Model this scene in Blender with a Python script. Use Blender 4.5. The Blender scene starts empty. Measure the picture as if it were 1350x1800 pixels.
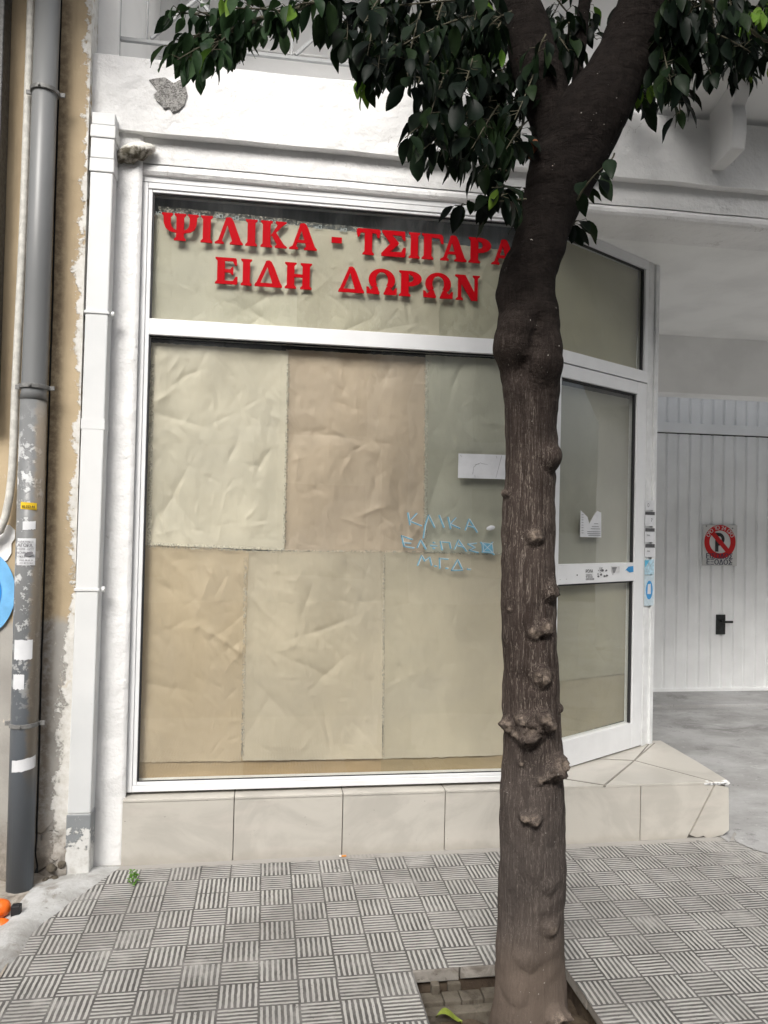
import bpy, bmesh, math, random
import numpy as np
from mathutils import Vector, Matrix, noise
C = bpy.context.scene.collection
SC = bpy.context.scene
rad = math.radians
random.seed(7)

# ---------------------------------------------------------------- camera, sky, sun, exposure
YAW, PITCH, ROLL, FPX, CAMZ = 0.150986549, 0.0169323547, 0.0221838216, 1353.80733, 1.54
_f = Vector((math.sin(YAW)*math.cos(PITCH), math.cos(YAW)*math.cos(PITCH), math.sin(PITCH)))
_r = Vector((math.cos(YAW), -math.sin(YAW), 0)); _u = _r.cross(_f)
_c, _s = math.cos(ROLL), math.sin(ROLL)
R2 = _c*_r + _s*_u; U2 = -_s*_r + _c*_u
cam = bpy.data.cameras.new('camera'); cam_o = bpy.data.objects.new('camera', cam); C.objects.link(cam_o)
M = Matrix.Identity(4)
for k, v in enumerate((R2, U2, -_f)):
    for q in range(3): M[q][k] = v[q]
M[2][3] = CAMZ
cam_o.matrix_world = M
cam.sensor_fit = 'HORIZONTAL'; cam.sensor_width = 36; cam.lens = FPX/1350*36
cam.clip_start = 0.05; cam.clip_end = 2000
SC.camera = cam_o

SUN_DIR = Vector((0.40, 1.0, -0.95)).normalized()          # the way the light travels
SUN_EL = math.asin(-SUN_DIR.z); SUN_AZ = math.atan2(-SUN_DIR.x, -SUN_DIR.y)
w = bpy.data.worlds.new('World'); SC.world = w; w.use_nodes = True
nt = w.node_tree; bg = nt.nodes['Background']
sky = nt.nodes.new('ShaderNodeTexSky'); sky.sky_type = 'NISHITA'; sky.sun_disc = False
sky.sun_elevation = SUN_EL; sky.sun_rotation = SUN_AZ
sky.dust_density = 6.0; sky.air_density = 1.0; sky.ozone_density = 1.0
hs = nt.nodes.new('ShaderNodeHueSaturation'); hs.inputs['Saturation'].default_value = 0.35
nt.links.new(sky.outputs[0], hs.inputs['Color']); nt.links.new(hs.outputs[0], bg.inputs[0])
bg.inputs[1].default_value = 0.12
sun = bpy.data.lights.new('sun', 'SUN'); sun.energy = 1.3; sun.angle = rad(22); sun.color = (1, .97, .92)
sun_o = bpy.data.objects.new('sun', sun); C.objects.link(sun_o)
sun_o.rotation_euler = SUN_DIR.to_track_quat('-Z', 'Y').to_euler(); sun_o.location = (-3, -6, 8)
SC.view_settings.view_transform = 'Standard'; SC.view_settings.look = 'None'
SC.view_settings.exposure = 0.9; SC.view_settings.gamma = 1.0
SC.render.engine = 'CYCLES'
SC.cycles.max_bounces = 8; SC.cycles.transparent_max_bounces = 16

# ---------------------------------------------------------------- measuring helpers (photo pixel -> point on a plane)
def ray(x, y): return (x-675)/FPX*R2 + (900-y)/FPX*U2 + _f
def at(x, y, Y):
    d = ray(x, y); return d*(Y/d.y) + Vector((0, 0, CAMZ))
def atz(x, y, Z):
    d = ray(x, y); return d*((Z-CAMZ)/d.z) + Vector((0, 0, CAMZ))
def gz(X): return 0.0036 + 0.0062*max(-6, min(6, X))     # the pavement rises a little to the right
def gnd(x, y):
    p = atz(x, y, 0)
    for _ in range(4): p = atz(x, y, gz(p.x))
    return p
DC = Vector((1.25, 3.63, 0)); DE = Vector((2.31, 4.28, 0))
DD = (DE-DC).normalized(); DN = Vector((-DD.y, DD.x, 0))   # along the angled door, and inwards
def dp(t, z, o=0): return DC + DD*t + DN*o + Vector((0, 0, z))
def atd(x, y):
    d = ray(x, y); t = DN.dot(DC)/DN.dot(d); q = d*t + Vector((0, 0, CAMZ)); return (q-DC).dot(DD), q.z

# ---------------------------------------------------------------- mesh helpers
class MB:
    def __init__(s): s.v = []; s.f = []
    def add(s, vs, fs):
        b = len(s.v); s.v += [tuple(v) for v in vs]; s.f += [tuple(b+i for i in f) for f in fs]
    def box(s, x0, x1, y0, y1, z0, z1, fr=None):
        vs = [(x, y, z) for x in (x0, x1) for y in (y0, y1) for z in (z0, z1)]
        if fr: vs = [fr(*v) for v in vs]
        s.add(vs, [(0,1,3,2),(4,6,7,5),(0,4,5,1),(2,3,7,6),(0,2,6,4),(1,5,7,3)])
    def prism(s, pts, vec):                                # planar polygon pushed along vec
        n = len(pts); pts = [Vector(p) for p in pts]; vec = Vector(vec)
        s.add(pts+[p+vec for p in pts], [tuple(range(n))[::-1], tuple(range(n, 2*n))] + [(i, (i+1) % n, n+(i+1) % n, n+i) for i in range(n)])
    def loft(s, rings, close=True, cap=True):
        n = len(rings[0]); b = len(s.v)
        for r in rings: s.v += [tuple(p) for p in r]
        for k in range(len(rings)-1):
            for i in range(n if close else n-1):
                j = (i+1) % n
                s.f.append((b+k*n+i, b+k*n+j, b+(k+1)*n+j, b+(k+1)*n+i))
        if cap and close:
            s.f.append(tuple(b+i for i in range(n))[::-1]); s.f.append(tuple(b+(len(rings)-1)*n+i for i in range(n)))
    def tube(s, pts, rr, n=10, cap=True):
        pts = [Vector(p) for p in pts]
        if not hasattr(rr, '__len__'): rr = [rr]*len(pts)
        rings = []; ref = None
        for i, p in enumerate(pts):
            t = (pts[min(i+1, len(pts)-1)] - pts[max(i-1, 0)]).normalized()
            if ref is None: ref = t.orthogonal().normalized()
            ref = (ref - t*ref.dot(t)).normalized(); b2 = t.cross(ref)
            rings.append([p + rr[i]*(math.cos(a)*ref + math.sin(a)*b2) for a in [2*math.pi*k/n for k in range(n)]])
        s.loft(rings, True, cap)
    def build(s, name, m, parent=None, smooth=False, bevel=0, fix=True):
        me = bpy.data.meshes.new(name); me.from_pydata(s.v, [], s.f); me.update()
        if fix:
            bm = bmesh.new(); bm.from_mesh(me); bmesh.ops.recalc_face_normals(bm, faces=bm.faces[:]); bm.to_mesh(me); bm.free()
        me.materials.append(m)
        if smooth:
            for p in me.polygons: p.use_smooth = True
        o = bpy.data.objects.new(name, me); C.objects.link(o)
        if parent: o.parent = parent
        if bevel:
            md = o.modifiers.new('bevel', 'BEVEL'); md.width = bevel; md.segments = 2; md.limit_method = 'ANGLE'; md.angle_limit = rad(40)
        return o
def tag(o, label=None, cat=None, group=None, kind=None):
    for k, v in (('label', label), ('category', cat), ('group', group), ('kind', kind)):
        if v: o[k] = v
    return o
def thing(name, label, cat, group=None):
    return tag_new(name, label, cat, group)
def tag_new(name, label, cat, group=None):
    o = bpy.data.objects.new(name, None); C.objects.link(o); o.empty_display_size = .1
    return tag(o, label, cat, group)
def grid(name, m, f, nu, nv, parent=None, smooth=True):
    b = MB(); b.v = [tuple(f(i/nu, j/nv)) for j in range(nv+1) for i in range(nu+1)]
    b.f = [(j*(nu+1)+i, j*(nu+1)+i+1, (j+1)*(nu+1)+i+1, (j+1)*(nu+1)+i) for j in range(nv) for i in range(nu)]
    return b.build(name, m, parent, smooth, fix=False)
def text_mb(body, size, org, right, up, off=0.0, thick=0.0006, align='LEFT', b=None, sx=1.0):
    cu = bpy.data.curves.new('txt', 'FONT'); cu.body = body; cu.size = size; cu.align_x = align; cu.extrude = 0; cu.fill_mode = 'FRONT'; cu.offset = 0; cu.resolution_u = 4
    o = bpy.data.objects.new('txt', cu); C.objects.link(o)
    dg = bpy.context.evaluated_depsgraph_get(); dg.update()
    me = bpy.data.meshes.new_from_object(o.evaluated_get(dg))
    n = right.cross(up)
    b = b or MB()
    for k in range(3):                                      # three hairline-spaced copies thicken the strokes
        b.add([org + right*(v.co.x*sx+(k-1)*.022*size) + up*v.co.y + n*(v.co.z+off+.00012*k) for v in me.vertices], [tuple(p.vertices) for p in me.polygons])
    bpy.data.objects.remove(o); bpy.data.curves.remove(cu); bpy.data.meshes.remove(me)
    return b
XR = Vector((1, 0, 0)); ZU = Vector((0, 0, 1))

# ---------------------------------------------------------------- materials
class N:
    def __init__(s, name, rough=.6, spec=.5):
        s.m = bpy.data.materials.new(name); s.m.use_nodes = True; s.t = s.m.node_tree
        s.p = s.t.nodes['Principled BSDF']; s.out = s.t.nodes['Material Output']
        s.p.inputs['Roughness'].default_value = rough; s.p.inputs['Specular IOR Level'].default_value = spec
        s.tc = s.t.nodes.new('ShaderNodeTexCoord')
        s.pos = s.tc.outputs['Object']; s._xyz = None
    def nn(s, ty): return s.t.nodes.new(ty)
    def put(s, inp, v):
        if isinstance(v, (int, float)): inp.default_value = v
        elif isinstance(v, tuple): inp.default_value = v if len(v) == 4 or inp.type == 'VECTOR' else (*v, 1)
        else: s.t.links.new(v, inp)
    def math(s, op, a, b=0.0, c=None, clamp=False):
        n = s.nn('ShaderNodeMath'); n.operation = op; n.use_clamp = clamp
        s.put(n.inputs[0], a); s.put(n.inputs[1], b)
        if c is not None: s.put(n.inputs[2], c)
        return n.outputs[0]
    def add(s, a, b): return s.math('ADD', a, b)
    def sub(s, a, b): return s.math('SUBTRACT', a, b)
    def mul(s, a, b): return s.math('MULTIPLY', a, b)
    def xyz(s):
        if not s._xyz:
            n = s.nn('ShaderNodeSeparateXYZ'); s.t.links.new(s.pos, n.inputs[0]); s._xyz = n.outputs
        return s._xyz
    def scaled(s, v):
        n = s.nn('ShaderNodeMapping'); n.inputs['Scale'].default_value = v; s.t.links.new(s.pos, n.inputs[0]); return n.outputs[0]
    def noise(s, scale=5., detail=6., rough=.55, vec=None, dist=0.):
        n = s.nn('ShaderNodeTexNoise'); n.inputs['Scale'].default_value = scale; n.inputs['Detail'].default_value = detail
        n.inputs['Roughness'].default_value = rough; n.inputs['Distortion'].default_value = dist
        s.t.links.new(vec if vec is not None else s.pos, n.inputs['Vector']); return n.outputs['Fac']
    def vor(s, scale=5., feat='F1', vec=None):
        n = s.nn('ShaderNodeTexVoronoi'); n.feature = feat; n.inputs['Scale'].default_value = scale
        s.t.links.new(vec if vec is not None else s.pos, n.inputs['Vector']); return n.outputs['Distance']
    def step(s, v, a, b):                                  # smooth ramp 0..1 between a and b
        n = s.nn('ShaderNodeMapRange'); n.interpolation_type = 'SMOOTHSTEP'
        s.put(n.inputs['Value'], v); n.inputs['From Min'].default_value = a; n.inputs['From Max'].default_value = b
        return n.outputs[0]
    def inv(s, v): return s.math('SUBTRACT', 1.0, v)
    def mix(s, f, a, b):
        n = s.nn('ShaderNodeMix'); n.data_type = 'RGBA'
        s.put(n.inputs[0], f); s.put(n.inputs[6], a); s.put(n.inputs[7], b); return n.outputs[2]
    def col(s, v): s.put(s.p.inputs['Base Color'], v); return s
    def ro(s, v): s.put(s.p.inputs['Roughness'], v); return s
    def bump(s, h, dist=.002, strength=1., prev=None):
        n = s.nn('ShaderNodeBump'); n.inputs['Distance'].default_value = dist; n.inputs['Strength'].default_value = strength
        s.put(n.inputs['Height'], h)
        if prev is not None: s.t.links.new(prev, n.inputs['Normal'])
        s.t.links.new(n.outputs[0], s.p.inputs['Normal']); return n.outputs[0]

def simple(name, c, rough=.5, spec=.5, var=.12, scale=20., bump=0.0006, metal=0):
    n = N(name, rough, spec)
    f = n.noise(scale)
    d = tuple(x*(1-var) for x in c); e = tuple(min(1, x*(1+var)) for x in c)
    n.col(n.mix(n.step(f, .3, .7), d, e)); n.p.inputs['Metallic'].default_value = metal
    if bump: n.bump(n.noise(scale*6), bump)
    return n.m

def plaster(name, c=(.80, .80, .79), grime=.7, cracks=True, bd=.0055):
    n = N(name, .75, .3)
    big = n.noise(2.2, 5); fine = n.noise(60, 5); lump = n.noise(11, 4)
    col = n.mix(n.step(big, .42, .72), c, tuple(x*.90 for x in c))
    streak = n.noise(9, 5, .6, n.scaled((1.6, 1, .35)))
    col = n.mix(n.mul(n.step(streak, .62, .80), grime*.55), col, (.50, .49, .46))
    if cracks:
        wv = n.nn('ShaderNodeVectorMath'); wv.operation = 'MULTIPLY_ADD'
        nz = n.nn('ShaderNodeTexNoise'); nz.inputs['Scale'].default_value = 6; nz.inputs['Detail'].default_value = 5
        n.t.links.new(n.pos, nz.inputs['Vector'])
        n.t.links.new(nz.outputs['Color'], wv.inputs[0]); wv.inputs[1].default_value = (.6, .6, .6); n.t.links.new(n.pos, wv.inputs[2])
        cr = n.vor(3.4, 'DISTANCE_TO_EDGE', wv.outputs[0])
        gate = n.step(n.noise(3.1, 3), .53, .60)
        ck = n.mul(n.inv(n.step(cr, .002, .012)), gate)
        col = n.mix(n.mul(ck, .4), col, (.33, .31, .28))
    n.col(col)
    h = n.add(n.mul(lump, .8), n.mul(fine, .15))
    b = n.bump(h, bd*3.2)
    return n.m

M_white = plaster('white_plaster', (.84, .84, .835))
M_white_clean = plaster('white_wall_paint', (.74, .74, .735), .15, False, .0012)
M_soffit = plaster('soffit_paint', (.91, .915, .905), .1, False, .001)
M_alu = simple('white_aluminium', (.78, .79, .80), .28, .5, .03, 8, 0.0)
M_alu_dirty = simple('white_aluminium_jamb', (.72, .73, .73), .35, .5, .08, 14, 0.0002)
M_gasket = simple('black_gasket', (.02, .02, .022), .6)
M_dark = simple('dark_interior', (.022, .027, .030), .7)

def m_shutter():
    n = N('dark_shutter_box', .45)
    s = n.noise(40, 4, .6, n.scaled((1, 1, .06)))
    n.col(n.mix(n.step(s, .35, .7), (.045, .06, .068), (.085, .105, .115))); return n.m
M_shut = m_shutter()

def m_glass(name='window_glass', gain=1.0):
    m = bpy.data.materials.new(name); m.use_nodes = True; t = m.node_tree
    t.nodes.remove(t.nodes['Principled BSDF']); out = t.nodes['Material Output']
    tr = t.nodes.new('ShaderNodeBsdfTransparent'); tr.inputs[0].default_value = (.975, .985, .975, 1)
    gl = t.nodes.new('ShaderNodeBsdfGlossy'); gl.inputs['Roughness'].default_value = .015
    fr = t.nodes.new('ShaderNodeFresnel'); fr.inputs['IOR'].default_value = 1.52
    mu = t.nodes.new('ShaderNodeMath'); mu.operation = 'MULTIPLY'; mu.inputs[1].default_value = 2.0*gain; mu.use_clamp = True
    ge = t.nodes.new('ShaderNodeNewGeometry'); fb = t.nodes.new('ShaderNodeMath'); fb.operation = 'SUBTRACT'; fb.inputs[0].default_value = 1; t.links.new(ge.outputs['Backfacing'], fb.inputs[1])
    m2 = t.nodes.new('ShaderNodeMath'); m2.operation = 'MULTIPLY'; t.links.new(mu.outputs[0], m2.inputs[0]); t.links.new(fb.outputs[0], m2.inputs[1])
    mx = t.nodes.new('ShaderNodeMixShader')
    t.links.new(fr.outputs[0], mu.inputs[0]); t.links.new(m2.outputs[0], mx.inputs[0])
    t.links.new(tr.outputs[0], mx.inputs[1]); t.links.new(gl.outputs[0], mx.inputs[2]); du = t.nodes.new('ShaderNodeBsdfDiffuse'); du.inputs[0].default_value = (.62, .64, .64, 1)
    d1 = t.nodes.new('ShaderNodeTexNoise'); d1.inputs['Scale'].default_value = 2.2; d1.inputs['Detail'].default_value = 7; d1.inputs['Distortion'].default_value = .8
    d2 = t.nodes.new('ShaderNodeMapRange'); d2.inputs['From Min'].default_value = .4; d2.inputs['From Max'].default_value = .75; d2.inputs['To Min'].default_value = .012; d2.inputs['To Max'].default_value = .07
    t.links.new(d1.outputs[0], d2.inputs[0]); dm = t.nodes.new('ShaderNodeMath'); dm.operation = 'MULTIPLY'; t.links.new(d2.outputs[0], dm.inputs[0]); t.links.new(fb.outputs[0], dm.inputs[1])
    m3 = t.nodes.new('ShaderNodeMixShader'); t.links.new(dm.outputs[0], m3.inputs[0]); t.links.new(mx.outputs[0], m3.inputs[1]); t.links.new(du.outputs[0], m3.inputs[2]); t.links.new(m3.outputs[0], out.inputs[0])
    tc = t.nodes.new('ShaderNodeTexCoord'); t.links.new(tc.outputs['Object'], d1.inputs[0]); nz = t.nodes.new('ShaderNodeTexNoise'); nz.inputs['Scale'].default_value = 1.3
    bp = t.nodes.new('ShaderNodeBump'); bp.inputs['Distance'].default_value = .004; bp.inputs['Strength'].default_value = .5
    t.links.new(tc.outputs['Object'], nz.inputs[0]); t.links.new(nz.outputs[0], bp.inputs['Height']); t.links.new(bp.outputs[0], gl.inputs['Normal'])
    return m
M_glass = m_glass()

def m_paper(name, c, seed=0.):
    n = N(name, .62, .35)
    loc = n.nn('ShaderNodeMapping'); loc.inputs['Location'].default_value = (seed, seed*1.7, seed*.6); n.t.links.new(n.pos, loc.inputs[0]); n.pos = loc.outputs[0]
    big = n.noise(2.2, 4); fib = n.noise(90, 4, .6, n.scaled((1, 1, .15)))
    col = n.mix(n.step(big, .35, .7), tuple(x*.92 for x in c), tuple(x*1.06 for x in c))
    col = n.mix(n.mul(n.step(fib, .5, .75), .18), col, tuple(x*.78 for x in c))
    n.col(col)
    wv = n.nn('ShaderNodeTexNoise'); wv.inputs['Scale'].default_value = 3.0; n.t.links.new(n.pos, wv.inputs[0])
    ma = n.nn('ShaderNodeVectorMath'); ma.operation = 'MULTIPLY_ADD'; n.t.links.new(wv.outputs['Color'], ma.inputs[0]); ma.inputs[1].default_value = (.3, .3, .3); n.t.links.new(n.pos, ma.inputs[2])
    v1 = n.vor(6.5, 'F1', ma.outputs[0]); v2 = n.vor(14, 'F1', ma.outputs[0])
    n.bump(n.add(n.mul(n.noise(14, 3), 1.0), n.mul(fib, .12)), .004, .5)
    return n.m

def m_paving():
    n = N('striped_paving_tile', .8, .3)
    wob = n.noise(35, 4); x, y, z = n.xyz()
    wx = n.add(x, n.mul(n.sub(wob, .5), .006)); wy = n.add(y, n.mul(n.sub(n.noise(32, 4), .5), .006))
    u = n.mul(n.sub(wx, .01295), 1/.13); v = n.mul(n.sub(wy, 3.40773), 1/.13)
    iu = n.math('FLOOR', u); iv = n.math('FLOOR', v); fu = n.sub(u, iu); fv = n.sub(v, iv)
    par = n.math('FLOORED_MODULO', n.add(iu, iv), 2.0)
    flip = n.mul(n.math('GREATER_THAN', v, -1.0), n.math('LESS_THAN', u, -1.0))
    par = n.math('ABSOLUTE', n.sub(par, flip))
    s = n.add(n.mul(fv, par), n.mul(fu, n.inv(par)))
    t = n.math('FRACT', n.mul(s, 7.0)); tri = n.mul(n.math('ABSOLUTE', n.sub(t, .5)), 2.0)
    bar = n.inv(n.step(tri, .40, .60))
    ed = n.math('MINIMUM', n.math('MINIMUM', fu, n.inv(fu)), n.math('MINIMUM', fv, n.inv(fv)))
    jo = n.step(ed, .012, .035)
    bar = n.mul(bar, jo)
    chip = n.noise(70, 6, .7); wear = n.noise(2.6, 5, .6); wear2 = n.noise(9, 5, .6)
    bar = n.mul(bar, n.inv(n.mul(n.step(chip, .60, .70), .75)))
    # every little tile has its own tone
    wn = n.nn('ShaderNodeTexWhiteNoise'); wn.noise_dimensions = '2D'; cb = n.nn('ShaderNodeCombineXYZ')
    n.t.links.new(iu, cb.inputs[0]); n.t.links.new(iv, cb.inputs[1]); n.t.links.new(cb.outputs[0], wn.inputs['Vector'])
    tone = n.mul(n.sub(wn.outputs['Value'], .5), .45)
    light = n.mix(n.add(n.step(wear, .4, .65), tone), (.48, .47, .445), (.355, .345, .325))
    dark = n.mix(n.step(wear2, .35, .7), (.095, .092, .087), (.18, .172, .165))
    smear = n.step(n.add(n.mul(y, .55), n.mul(n.noise(5, 5, .65), .9)), 2.37, 2.55)      # cement smeared on the last rows by the wall
    right = n.step(n.add(n.mul(x, .7), n.mul(n.noise(6, 5, .65), .8)), 1.86, 2.12)
    sm = n.math('MAXIMUM', n.mul(smear, .62), n.mul(right, .75))
    patchy = n.mul(n.step(n.noise(3.4, 5, .65), .53, .68), .55)
    sm = n.math('MAXIMUM', sm, patchy)
    col = n.mix(bar, dark, light)
    col = n.mix(n.step(n.noise(5.5, 4, .7, n.scaled((1, 1.4, 1))), .56, .74), col, n.mix(bar, (.12, .115, .11), (.35, .335, .315)))
    cem = n.mix(n.step(n.noise(18, 5), .35, .7), (.30, .295, .28), (.46, .445, .42))
    col = n.mix(sm, col, cem)
    band = n.step(n.add(y, n.mul(n.sub(n.noise(20, 4), .5), .03)), 3.530, 3.540)         # mortar strip under the step
    col = n.mix(band, col, (.36, .345, .32))
    spots = n.step(n.noise(130, 2), .72, .76); col = n.mix(spots, col, (.1, .095, .09)); st = n.mul(n.step(n.noise(1.6, 6, .7, None, .6), .52, .72), .42); col = n.mix(st, col, n.mix(bar, (.10, .096, .09), (.27, .26, .245))); gum = n.inv(n.step(n.vor(3.2), .035, .045)); col = n.mix(n.mul(gum, .7), col, (.17, .165, .16))
    n.col(col)
    h = n.mul(n.mul(bar, n.inv(n.mul(sm, .7))), n.inv(band))
    b1 = n.bump(n.add(h, n.mul(chip, .25)), .0035, .9)
    return n.m
M_pave = m_paving()

def m_concrete(name, a, b, dk, rough=.85, sc=3.):
    n = N(name, rough, .3)
    f = n.noise(sc, 7, .65, n.scaled((.8, 1.2, 1))); g = n.noise(sc*9, 6, .7); k = n.noise(sc*.8, 6, .7, None, 1.2)
    col = n.mix(n.step(f, .38, .66), a, b)
    col = n.mix(n.mul(n.step(k, .52, .68), .75), col, dk)
    col = n.mix(n.mul(n.step(g, .60, .72), .6), col, tuple(min(1, x*1.25) for x in b))
    col = n.mix(n.mul(n.step(g, .40, .30), .6), col, tuple(x*.6 for x in dk))
    if sc < 3:
        pit_ = n.step(n.noise(48, 4, .7), .66, .72); col = n.mix(n.mul(pit_, .6), col, tuple(x*.45 for x in dk))
        scuf = n.step(n.noise(11, 6, .75, n.scaled((.5, 1.6, 1)), .8), .60, .68); col = n.mix(n.mul(scuf, .55), col, tuple(min(1, x*1.3) for x in b))
    n.col(col); n.bump(n.add(n.mul(f, .5), n.mul(g, .5)), .008); return n.m
M_drive = m_concrete('driveway_concrete', (.31, .308, .30), (.43, .428, .425), (.19, .188, .18), .85, 2.2)
M_fillet = m_concrete('cement_fillet', (.36, .355, .34), (.55, .555, .55), (.23, .205, .175), .85, 5)
M_apron = m_concrete('dirty_cement', (.30, .265, .22), (.44, .40, .35), (.15, .125, .10), .9, 6)
M_asphalt = m_concrete('asphalt', (.05, .05, .052), (.07, .07, .07), (.04, .04, .04))
M_soil = m_concrete('soil', (.07, .05, .035), (.13, .10, .07), (.035, .025, .018), .95, 9)
M_stone = m_concrete('slab_side', (.30, .28, .25), (.40, .37, .33), (.14, .12, .10), .9, 6)
M_rubble = m_concrete('pit_stone', (.10, .085, .065), (.17, .15, .12), (.045, .035, .026), .9, 7)

def m_steptile():
    n = N('beige_step_tile', .35, .45)
    x, y, z = n.xyz()
    d = n.noise(3.2, 6, .6, n.scaled((1, 1, 1.1)), 1.0)
    vein = n.noise(5, 6, .62, n.nn('ShaderNodeMapping').outputs[0], 0)
    rot = n.nn('ShaderNodeMapping'); rot.inputs['Rotation'].default_value = (0, rad(52), 0); rot.inputs['Scale'].default_value = (1, 1, 4.5); n.t.links.new(n.pos, rot.inputs[0])
    vein = n.noise(2.3, 6, .6, rot.outputs[0], .4)
    col = n.mix(n.step(d, .40, .62), (.525, .50, .45), (.45, .428, .385))
    col = n.mix(n.mul(n.step(vein, .5, .72), .5), col, (.555, .515, .465))
    grime = n.mul(n.inv(n.step(n.add(z, n.mul(n.sub(n.noise(12, 5), .5), .08)), .01, .06)), .45)
    col = n.mix(grime, col, (.33, .30, .26))
    sp = n.step(n.noise(55, 2), .75, .79); col = n.mix(n.mul(sp, .7), col, (.18, .16, .14))
    n.col(col); n.bump(n.noise(14, 4), .0015); return n.m
M_step = m_steptile()
M_grout = simple('dark_grout', (.15, .14, .125), .9)

M_joint = simple('step_grout', (.26, .245, .215), .9)
def m_beige():
    n = N('beige_stucco', .85, .25)
    x, y, z = n.xyz(); nz = n.noise(7, 6, .65); nf = n.noise(28, 6, .7); big = n.noise(1.4, 5, .6)
    col = n.mix(n.step(big, .38, .68), (.50, .40, .265), (.42, .33, .215))
    streak = n.noise(6, 5, .6, n.scaled((2.5, 1, .22)))
    col = n.mix(n.mul(n.step(streak, .48, .70), .55), col, (.34, .265, .175))
    low = n.inv(n.step(n.add(z, n.mul(n.sub(nz, .5), .10)), 1.07, 1.12))
    grey = n.mix(n.step(n.noise(3, 5), .35, .7), (.33, .315, .29), (.42, .405, .375))
    col = n.mix(low, col, grey)
    # white paint and filler smeared over from the shop's side
    edge = n.add(n.add(x, n.mul(n.sub(nz, .5), .16)), n.mul(n.sub(nf, .5), .07))
    lowx = n.mul(n.inv(n.step(z, .55, 1.2)), .035)
    wh = n.step(n.add(edge, lowx), -.838, -.822)
    col = n.mix(wh, col, n.mix(n.step(nf, .3, .7), (.60, .58, .53), (.74, .73, .70)))
    spot = n.mul(n.step(n.noise(11, 6, .72, n.scaled((1.4, 1, .7))), .64, .67), n.inv(n.step(z, 1.2, 2.4)))
    col = n.mix(n.mul(spot, .8), col, (.62, .57, .48))
    # brown dirt beside the pipe, damp foot
    dirt = n.mul(n.inv(n.step(n.math('ABSOLUTE', n.add(x, .928)), .01, .05)), n.step(nf, .35, .6))
    col = n.mix(n.mul(dirt, .65), col, (.16, .115, .075))
    foot = n.inv(n.step(n.add(z, n.mul(n.sub(nz, .5), .25)), .10, .30))
    ck = n.inv(n.step(n.vor(9, 'DISTANCE_TO_EDGE', None), .01, .05))
    ck = n.mul(ck, n.step(n.noise(6, 4), .48, .58)); col = n.mix(n.mul(foot, .8), col, n.mix(ck, n.mix(n.step(nf, .35, .65), (.17, .145, .12), (.31, .275, .235)), (.06, .05, .04)))
    n.col(col)
    n.bump(n.add(n.add(n.mul(nf, .35), n.mul(wh, .35)), n.mul(n.mul(ck, foot), -1.5)), .007); return n.m
M_beige = m_beige()

def m_greypipe():
    n = N('grey_pvc', .55, .35)
    x, y, z = n.xyz(); nf = n.noise(26, 6, .7); nz = n.noise(9, 6, .65)
    col = n.mix(n.step(n.noise(2.5, 4, .5, n.scaled((1, 1, .35))), .35, .7), (.165, .17, .172), (.215, .22, .222))
    col = n.mix(n.inv(n.step(z, .5, 1.3)), col, (.135, .155, .18))
    win = n.mul(n.step(z, .62, 1.0), n.inv(n.step(z, 1.70, 2.05)))
    scr = n.mul(n.step(n.add(nf, n.mul(nz, .6)), .84, .88), win)           # shreds of old posters
    col = n.mix(n.mul(scr, .85), col, (.58, .59, .59))
    dust = n.mul(n.step(n.add(x, n.mul(n.sub(nf, .5), .05)), -.962, -.942), n.mul(n.step(z, .35, .6), n.inv(n.step(z, 1.9, 2.1))))
    col = n.mix(n.mul(dust, .75), col, (.24, .195, .14))
    n.col(col); n.ro(n.add(.35, n.mul(scr, .4))); n.bump(n.add(scr, n.mul(dust, nf)), .0012); return n.m
M_gpipe = m_greypipe()

def m_whitepipe():
    n = N('white_painted_pipe', .5, .4)
    x, y, z = n.xyz(); nf = n.noise(24, 6, .7); nz = n.noise(8, 6, .65)
    col = n.mix(n.step(n.noise(1.8, 5), .4, .7), (.72, .73, .73), (.63, .645, .65))
    sc = n.step(n.noise(40, 6, .7, n.scaled((1, 1, .35))), .68, .72); col = n.mix(n.mul(sc, .4), col, (.45, .45, .44))
    low = n.inv(n.step(z, .262, .268))
    peel = n.mul(low, n.step(n.add(nf, n.mul(n.sub(z, .14), 1.6)), .50, .56))
    col = n.mix(low, col, n.mix(n.step(nf, .4, .7), (.66, .66, .64), (.50, .49, .46)))
    col = n.mix(peel, col, (.24, .255, .265))
    n.col(col); n.bump(n.add(n.mul(peel, -1.), n.mul(nz, .3)), .002); return n.m
M_wpipe = m_whitepipe()
M_conduit = simple('white_conduit', (.55, .54, .50), .6, .4, .15, 40, .001)
M_clamp = simple('grey_clamp', (.17, .17, .165), .55, .5, .3, 40)
M_granite = simple('dark_granite', (.06, .06, .058), .5, .5, .5, 60)

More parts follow.
